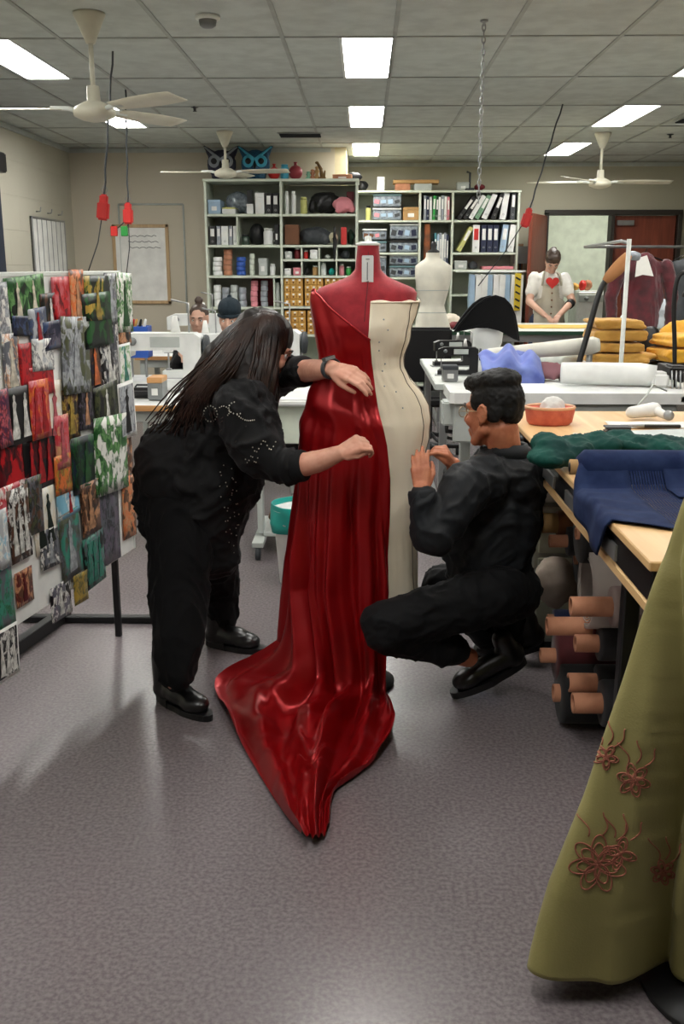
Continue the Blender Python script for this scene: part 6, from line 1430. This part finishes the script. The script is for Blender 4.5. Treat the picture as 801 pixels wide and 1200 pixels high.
R2(650,768,3.2,.085,.7,wine,'thick wine red roll at the left of the pile',core=.026,out=.05)
R2(700,754,2.92,.055,.6,blk2,'charcoal roll with ribbed tube end beside the wine red roll',core=.028,out=.07)
R2(648,729,3.28,.045,.7,nv,'navy blue roll lying above the wine red roll',core=.028,out=-.0 if False else .02)
R2(692,734,3.0,.05,.66,wine,'thin dark red roll below the grey paper tube',core=.03,out=.14)
R2(716,711,2.80,.062,.5,taupe,'taupe roll with long tube end in front of the large paper tube',core=.030,out=.12)
# large hollow paper tube
p=P(686,690,2.98); r=.125
t=thing('paper_tube','large hollow grey paper tube lying under the cutting table','tube',(p.x+.4,p.y,p.z-r))
part('tube_wall',MB().lathe([(r-.012,-.4),(r,-.4),(r,.4),(r-.012,.4),(r-.012,-.4)],(0,0,r),36,'x',cap=False),pap,t); part('rolled_edge',MB().tube([(-.398,(r-.016-.0004*k)*math.cos(k*.3),r+(r-.016-.0004*k)*math.sin(k*.3)) for k in range(44)],.002,4),pap,t)
p=P(735,700,2.95); r=.06
R2(742,690,2.75,.075,.45,pap,'smaller grey paper roll at the right beside the large tube',core=.05,out=.01)
R2(652,613,3.35,.045,.8,mat('brown_roll',(122,74,44),.8),'brown card roll sticking out at the top left of the rack',core=.035,out=.05,tube='kraft')
R2(664,634,3.28,.05,.8,blk,'black roll with small pinkish tube end below the brown roll',core=.022,out=.06)
R2(678,625,3.05,.095,.8,blk,'thick black cloth roll directly under the table top',core=.02,out=.01)
R2(676,655,3.40,.09,.8,blk2,'thick charcoal roll behind the large paper tube',core=.02,out=.01)
heap('calico_bundle',(P(652,700,3.45).x,3.5,P(650,712,3.5).z),(.10,.10,.19),mat('calico_grey',(176,160,146),.85),'beige calico bundle stuffed beside the large paper tube','fabric',10,111)
heap('sack',(P(650,690,3.6).x+.14,3.60,.0),(.08,.08,.26),mat('brown_sack',(120,84,60),.85),'brown sack on the floor behind the rolls','sack',9,112)
# pale storage block behind the man's back and shelf with rolls of paper
t=thing('storage_cabinet','pale grey storage cabinet standing at the back end of the cutting table','cabinet',(1.0,3.98,0))
x0=TX+.06; part('cabinet_body',MB().bb(x0,1.6,3.72,4.06,.05,.60,.006),M['light_grey'],t,True)
for k in range(3): 
    d=part('drawer_front',MB().bb(x0+.02,1.1,3.705,3.7195,.07+.175*k,.225+.175*k,.003),M['cream_shelf'],t,True); part('drawer_pull',MB().bb(x0+.2-t.location.x,x0+.3-t.location.x,3.69-t.location.y,3.7045-t.location.y,.15+.175*k,.165+.175*k),M['grey_plastic'],d)
part('plinth',MB().bb(x0+.02,1.58,3.74,4.04,.002,.049),M['dark_grey'],t,True)
for k,(m_,n_) in enumerate((('paper','white'),('kraft','tan'),('paper','cream'))):
    mm=M[m_]; z_=.602; y_=3.78+.07*k; q=MB().lathe([(.018,x0-.02),(.026,x0-.02),(.026,1.3),(.018,1.3),(.018,x0-.02)],(0,y_,z_+.028+ (.0)),18,'x',cap=False); o=solo('pattern_roll',q,mm,'%s pattern paper roll lying on the pale storage cabinet'%n_,'paper roll','pattern rolls on the cabinet'); 
q=MB().bb(x0-.0,x0+.5,3.74,3.94,.662,.674,.002); solo('blue_folder',q,M['blue_plastic'],'blue folder lying on the pattern rolls under the table','folder')
# slate blue foam and frames at the left end behind the basket
t=thing('ironing_frame','dark slate ironing frame with white slats, left of the coral basket','frame',(TX-.02,3.95,0))
for k,(y_,) in enumerate(((3.72,),(3.93,),(4.14,))): part('slat',MB().box((TX-.055,y_,.80-.01*k),(.07,.05,.012),(0,.5,0)),M['white_paint'],t,True)
part('side_panel',MB().bb(TX-.035,TX-.006,3.64,4.26,.70,.885,.004),M['dark_grey'],t,True); part('rail',MB().tube([(TX-.07,3.66,.72),(TX-.07,4.24,.72)],.010,8),M['steel'],t,True); part('leg',MB().tube([(TX-.05,4.2,.002),(TX-.03,4.2,.70)],.012,8),M['dark_grey'],t,True)
part('leg',MB().tube([(TX-.05,3.72,.002),(TX-.03,3.72,.70)],.012,8),M['dark_grey'],t,True)
# ================================================================ olive gown on a stand in the right foreground
GX,GY=.80,1.84
ol=mat('olive_silk',(152,144,90),.55,rgb2=(134,126,74),scale=3,bump=.10,bscale=220,sheen=.05)
GT=[]
for z,xl in ((.02,.394),(.12,.412),(.239,.4300),(.447,.486),(.62,.522),(.797,.555),(.92,.578),(1.05,.606),(1.13,.628),(1.17,.648),(1.20,.652),(1.24,.640),(1.30,.628)): GT.append((z,GX-xl))
def gsurf(th,z,off=0):
    """section of the skirt: an oval that swings round and opens towards the hem"""
    th=(th+PI)%(2*PI)-PI; rx=interp([(a,b) for a,b in GT],z)[0]; lo=max(0,min(1,1-z/.92)); ph=math.radians(30)*lo
    ry=rx*(.58-.06*lo); cy=GY+.20*lo; rx=rx/math.cos(ph)**.9
    d=max(0,min(1,(1.2-z)/1.1))
    f=d*(.030*math.cos(5*th+1.6)+.014*math.sin(11*th+1.5*noise.noise(V((th,z*2,1)))))+.004*math.sin(17*th+z*4)*d+.006*noise.noise(V((th*3,z*5,4)))
    g=GFT(z); w_=(th-g)/.13; k=math.exp(-w_*w_)*.13*min(1,d*1.6); st=1/(1+math.exp(-max(-30,min(30,(th-g-.05)*14)))) if abs(th)<2 else 0; k+=.10*st*d*max(0,math.cos(th*.8))
    R=1+f*3-k*2.2; x=rx*R*math.sin(th); y=-ry*R*math.cos(th)
    return V((GX+x*math.cos(ph)-y*math.sin(ph),cy+x*math.sin(ph)+y*math.cos(ph),z))
FOLD=[(.02,736),(.25,748),(.45,764),(.65,773),(.85,781),(1.1,792)]
def GFT(z):
    if round(z,3) in GC: return GC[round(z,3)]
    px=interp(FOLD,z)[0]; best=None
    rx=interp([(a,b) for a,b in GT],z)[0]; lo=max(0,min(1,1-z/.92)); ph=math.radians(30)*lo; ry=rx*(.58-.06*lo); cy=GY+.20*lo; rx=rx/math.cos(ph)**.9
    for i in range(120):
        th=-1.5+i*.02; x=rx*math.sin(th); y=-ry*math.cos(th); X=GX+x*math.cos(ph)-y*math.sin(ph); Y=cy+x*math.sin(ph)+y*math.cos(ph)
        q=RM.transposed()@(V((X,Y,z))-CAM); e=abs(q.x/-q.z*FP+400.5-px)
        if best is None or e<best[0]: best=(e,th)
    GC[round(z,3)]=best[1]; return best[1]
GC={}
gt=thing('olive_gown','long olive green gown with pink floral embroidery, in the right foreground','gown',(GX,GY,0))
rows=[]
for i in range(120):
    z=1.19-(1.19-.05)*i/119
    rows.append([gsurf(2*PI*j/160,z+.012*math.sin(3*2*PI*j/160)*(i/119)**2 if i>100 else z) for j in range(160)])
part('skirt',MB().grid(rows,closed=True,thick=.003),ol,gt,True)
rows=[]
for i in range(30):
    z=1.185+.22*i/29
    R=[.146,.150,.158,.165,.168,.165,.160][min(6,i//5)]
    rows.append([V((GX+(R+.006*math.sin(a*18+z*9))*math.sin(a),GY-(R*.7+.006*math.sin(a*18))*math.cos(a),z)) for a in [2*PI*j/96 for j in range(96)]])
part('bodice',MB().grid(rows,closed=True,thick=.003),ol,gt,True)
part('waist_cord',MB().tube([V((GX+.155*math.sin(a),GY-.112*math.cos(a),1.19+.01*math.sin(a*2))) for a in [2*PI*k/60 for k in range(60)]],.005,8,closed=True),mat('olive_dark',(96,92,50),.6),gt,True)
part('stand_pole',MB().tube([(GX,GY,.03),(GX,GY,1.40)],.02,12),M['black_metal'],gt,True); part('stand_base',MB().lathe([(.2,.002),(.2,.016),(.03,.03)],(GX,GY,0)),M['black_metal'],gt,True)
emb=mat('pink_thread',(164,100,80),.8,rgb2=(144,84,66),scale=60)
sk_=[o for o in gt.children if o.name.startswith('skirt')][0]
gv=BVHTree.FromPolygons([wm(gt)@v.co for v in sk_.data.vertices],[tuple(p.vertices) for p in sk_.data.polygons])
def stitch(pl,r=.0028):
    q=[]
    for x,y_ in pl:
        p=onb(gv,x,y_,.0015)
        if p is None or p.y>2.4:
            if len(q)>2: yield q
            q=[]; continue
        if q and (p-q[-1]).length>.06:
            if len(q)>2: yield q
            q=[]
        q.append(p)
    if len(q)>2: yield q
def petal(cx,cy,a,L,w):
    return [(cx+math.cos(a)*L*(.5-.5*math.cos(t_))-math.sin(a)*w*math.sin(t_),cy+math.sin(a)*L*(.5-.5*math.cos(t_))+math.cos(a)*w*math.sin(t_)) for t_ in [2*PI*k/22 for k in range(23)]]
for nm,cx,cy,L,n in (('embroidered_flower',700,1012,34,7),('embroidered_sprig',710,887,15,5),('embroidered_sprig',742,914,20,6),('embroidered_sprig',776,1022,15,6),('embroidered_flower',726,1000,20,4)):
    q=MB()
    for k in range(n):
        a=2*PI*k/n+.3
        for f_ in (1,.72):
            for pl in stitch(petal(cx,cy,a,L*f_,L*.26*f_)): q.tube(pl,.0017,5)
    for k in range(3):
        a=-1.9+k*.5
        for pl in stitch([(cx+math.cos(a)*(L*1.0+t_*3)+4*math.sin(t_*.5),cy+math.sin(a)*(L*1.0+t_*3)) for t_ in range(10)]): q.tube(pl,.0015,5)
    if len(q.bm.verts): part(nm,q,emb,gt,True,'pink embroidery')
# ---------------------------------------------------------------- world and view
w=bpy.data.worlds.new('world'); bpy.context.scene.world=w; w.use_nodes=True
w.node_tree.nodes['Background'].inputs[0].default_value=(.5,.55,.6,1); w.node_tree.nodes['Background'].inputs[1].default_value=.3
sc=bpy.context.scene
sc.view_settings.view_transform='Standard'; sc.view_settings.look='None'; sc.view_settings.gamma=1; sc.view_settings.exposure=EXPO; sc.view_settings.use_curve_mapping=False
seen={}
for o in ALL:
    if o.name not in bpy.data.objects: continue
    l=o['label']; seen.setdefault(l,[]).append(o)
for l,os in seen.items():
    if len(os)>1 and not os[0].get('group'): print('DUPLABEL',len(os),l)
    n=len(l.split())
    if n<4 or n>16: print('LABELLEN',n,l)
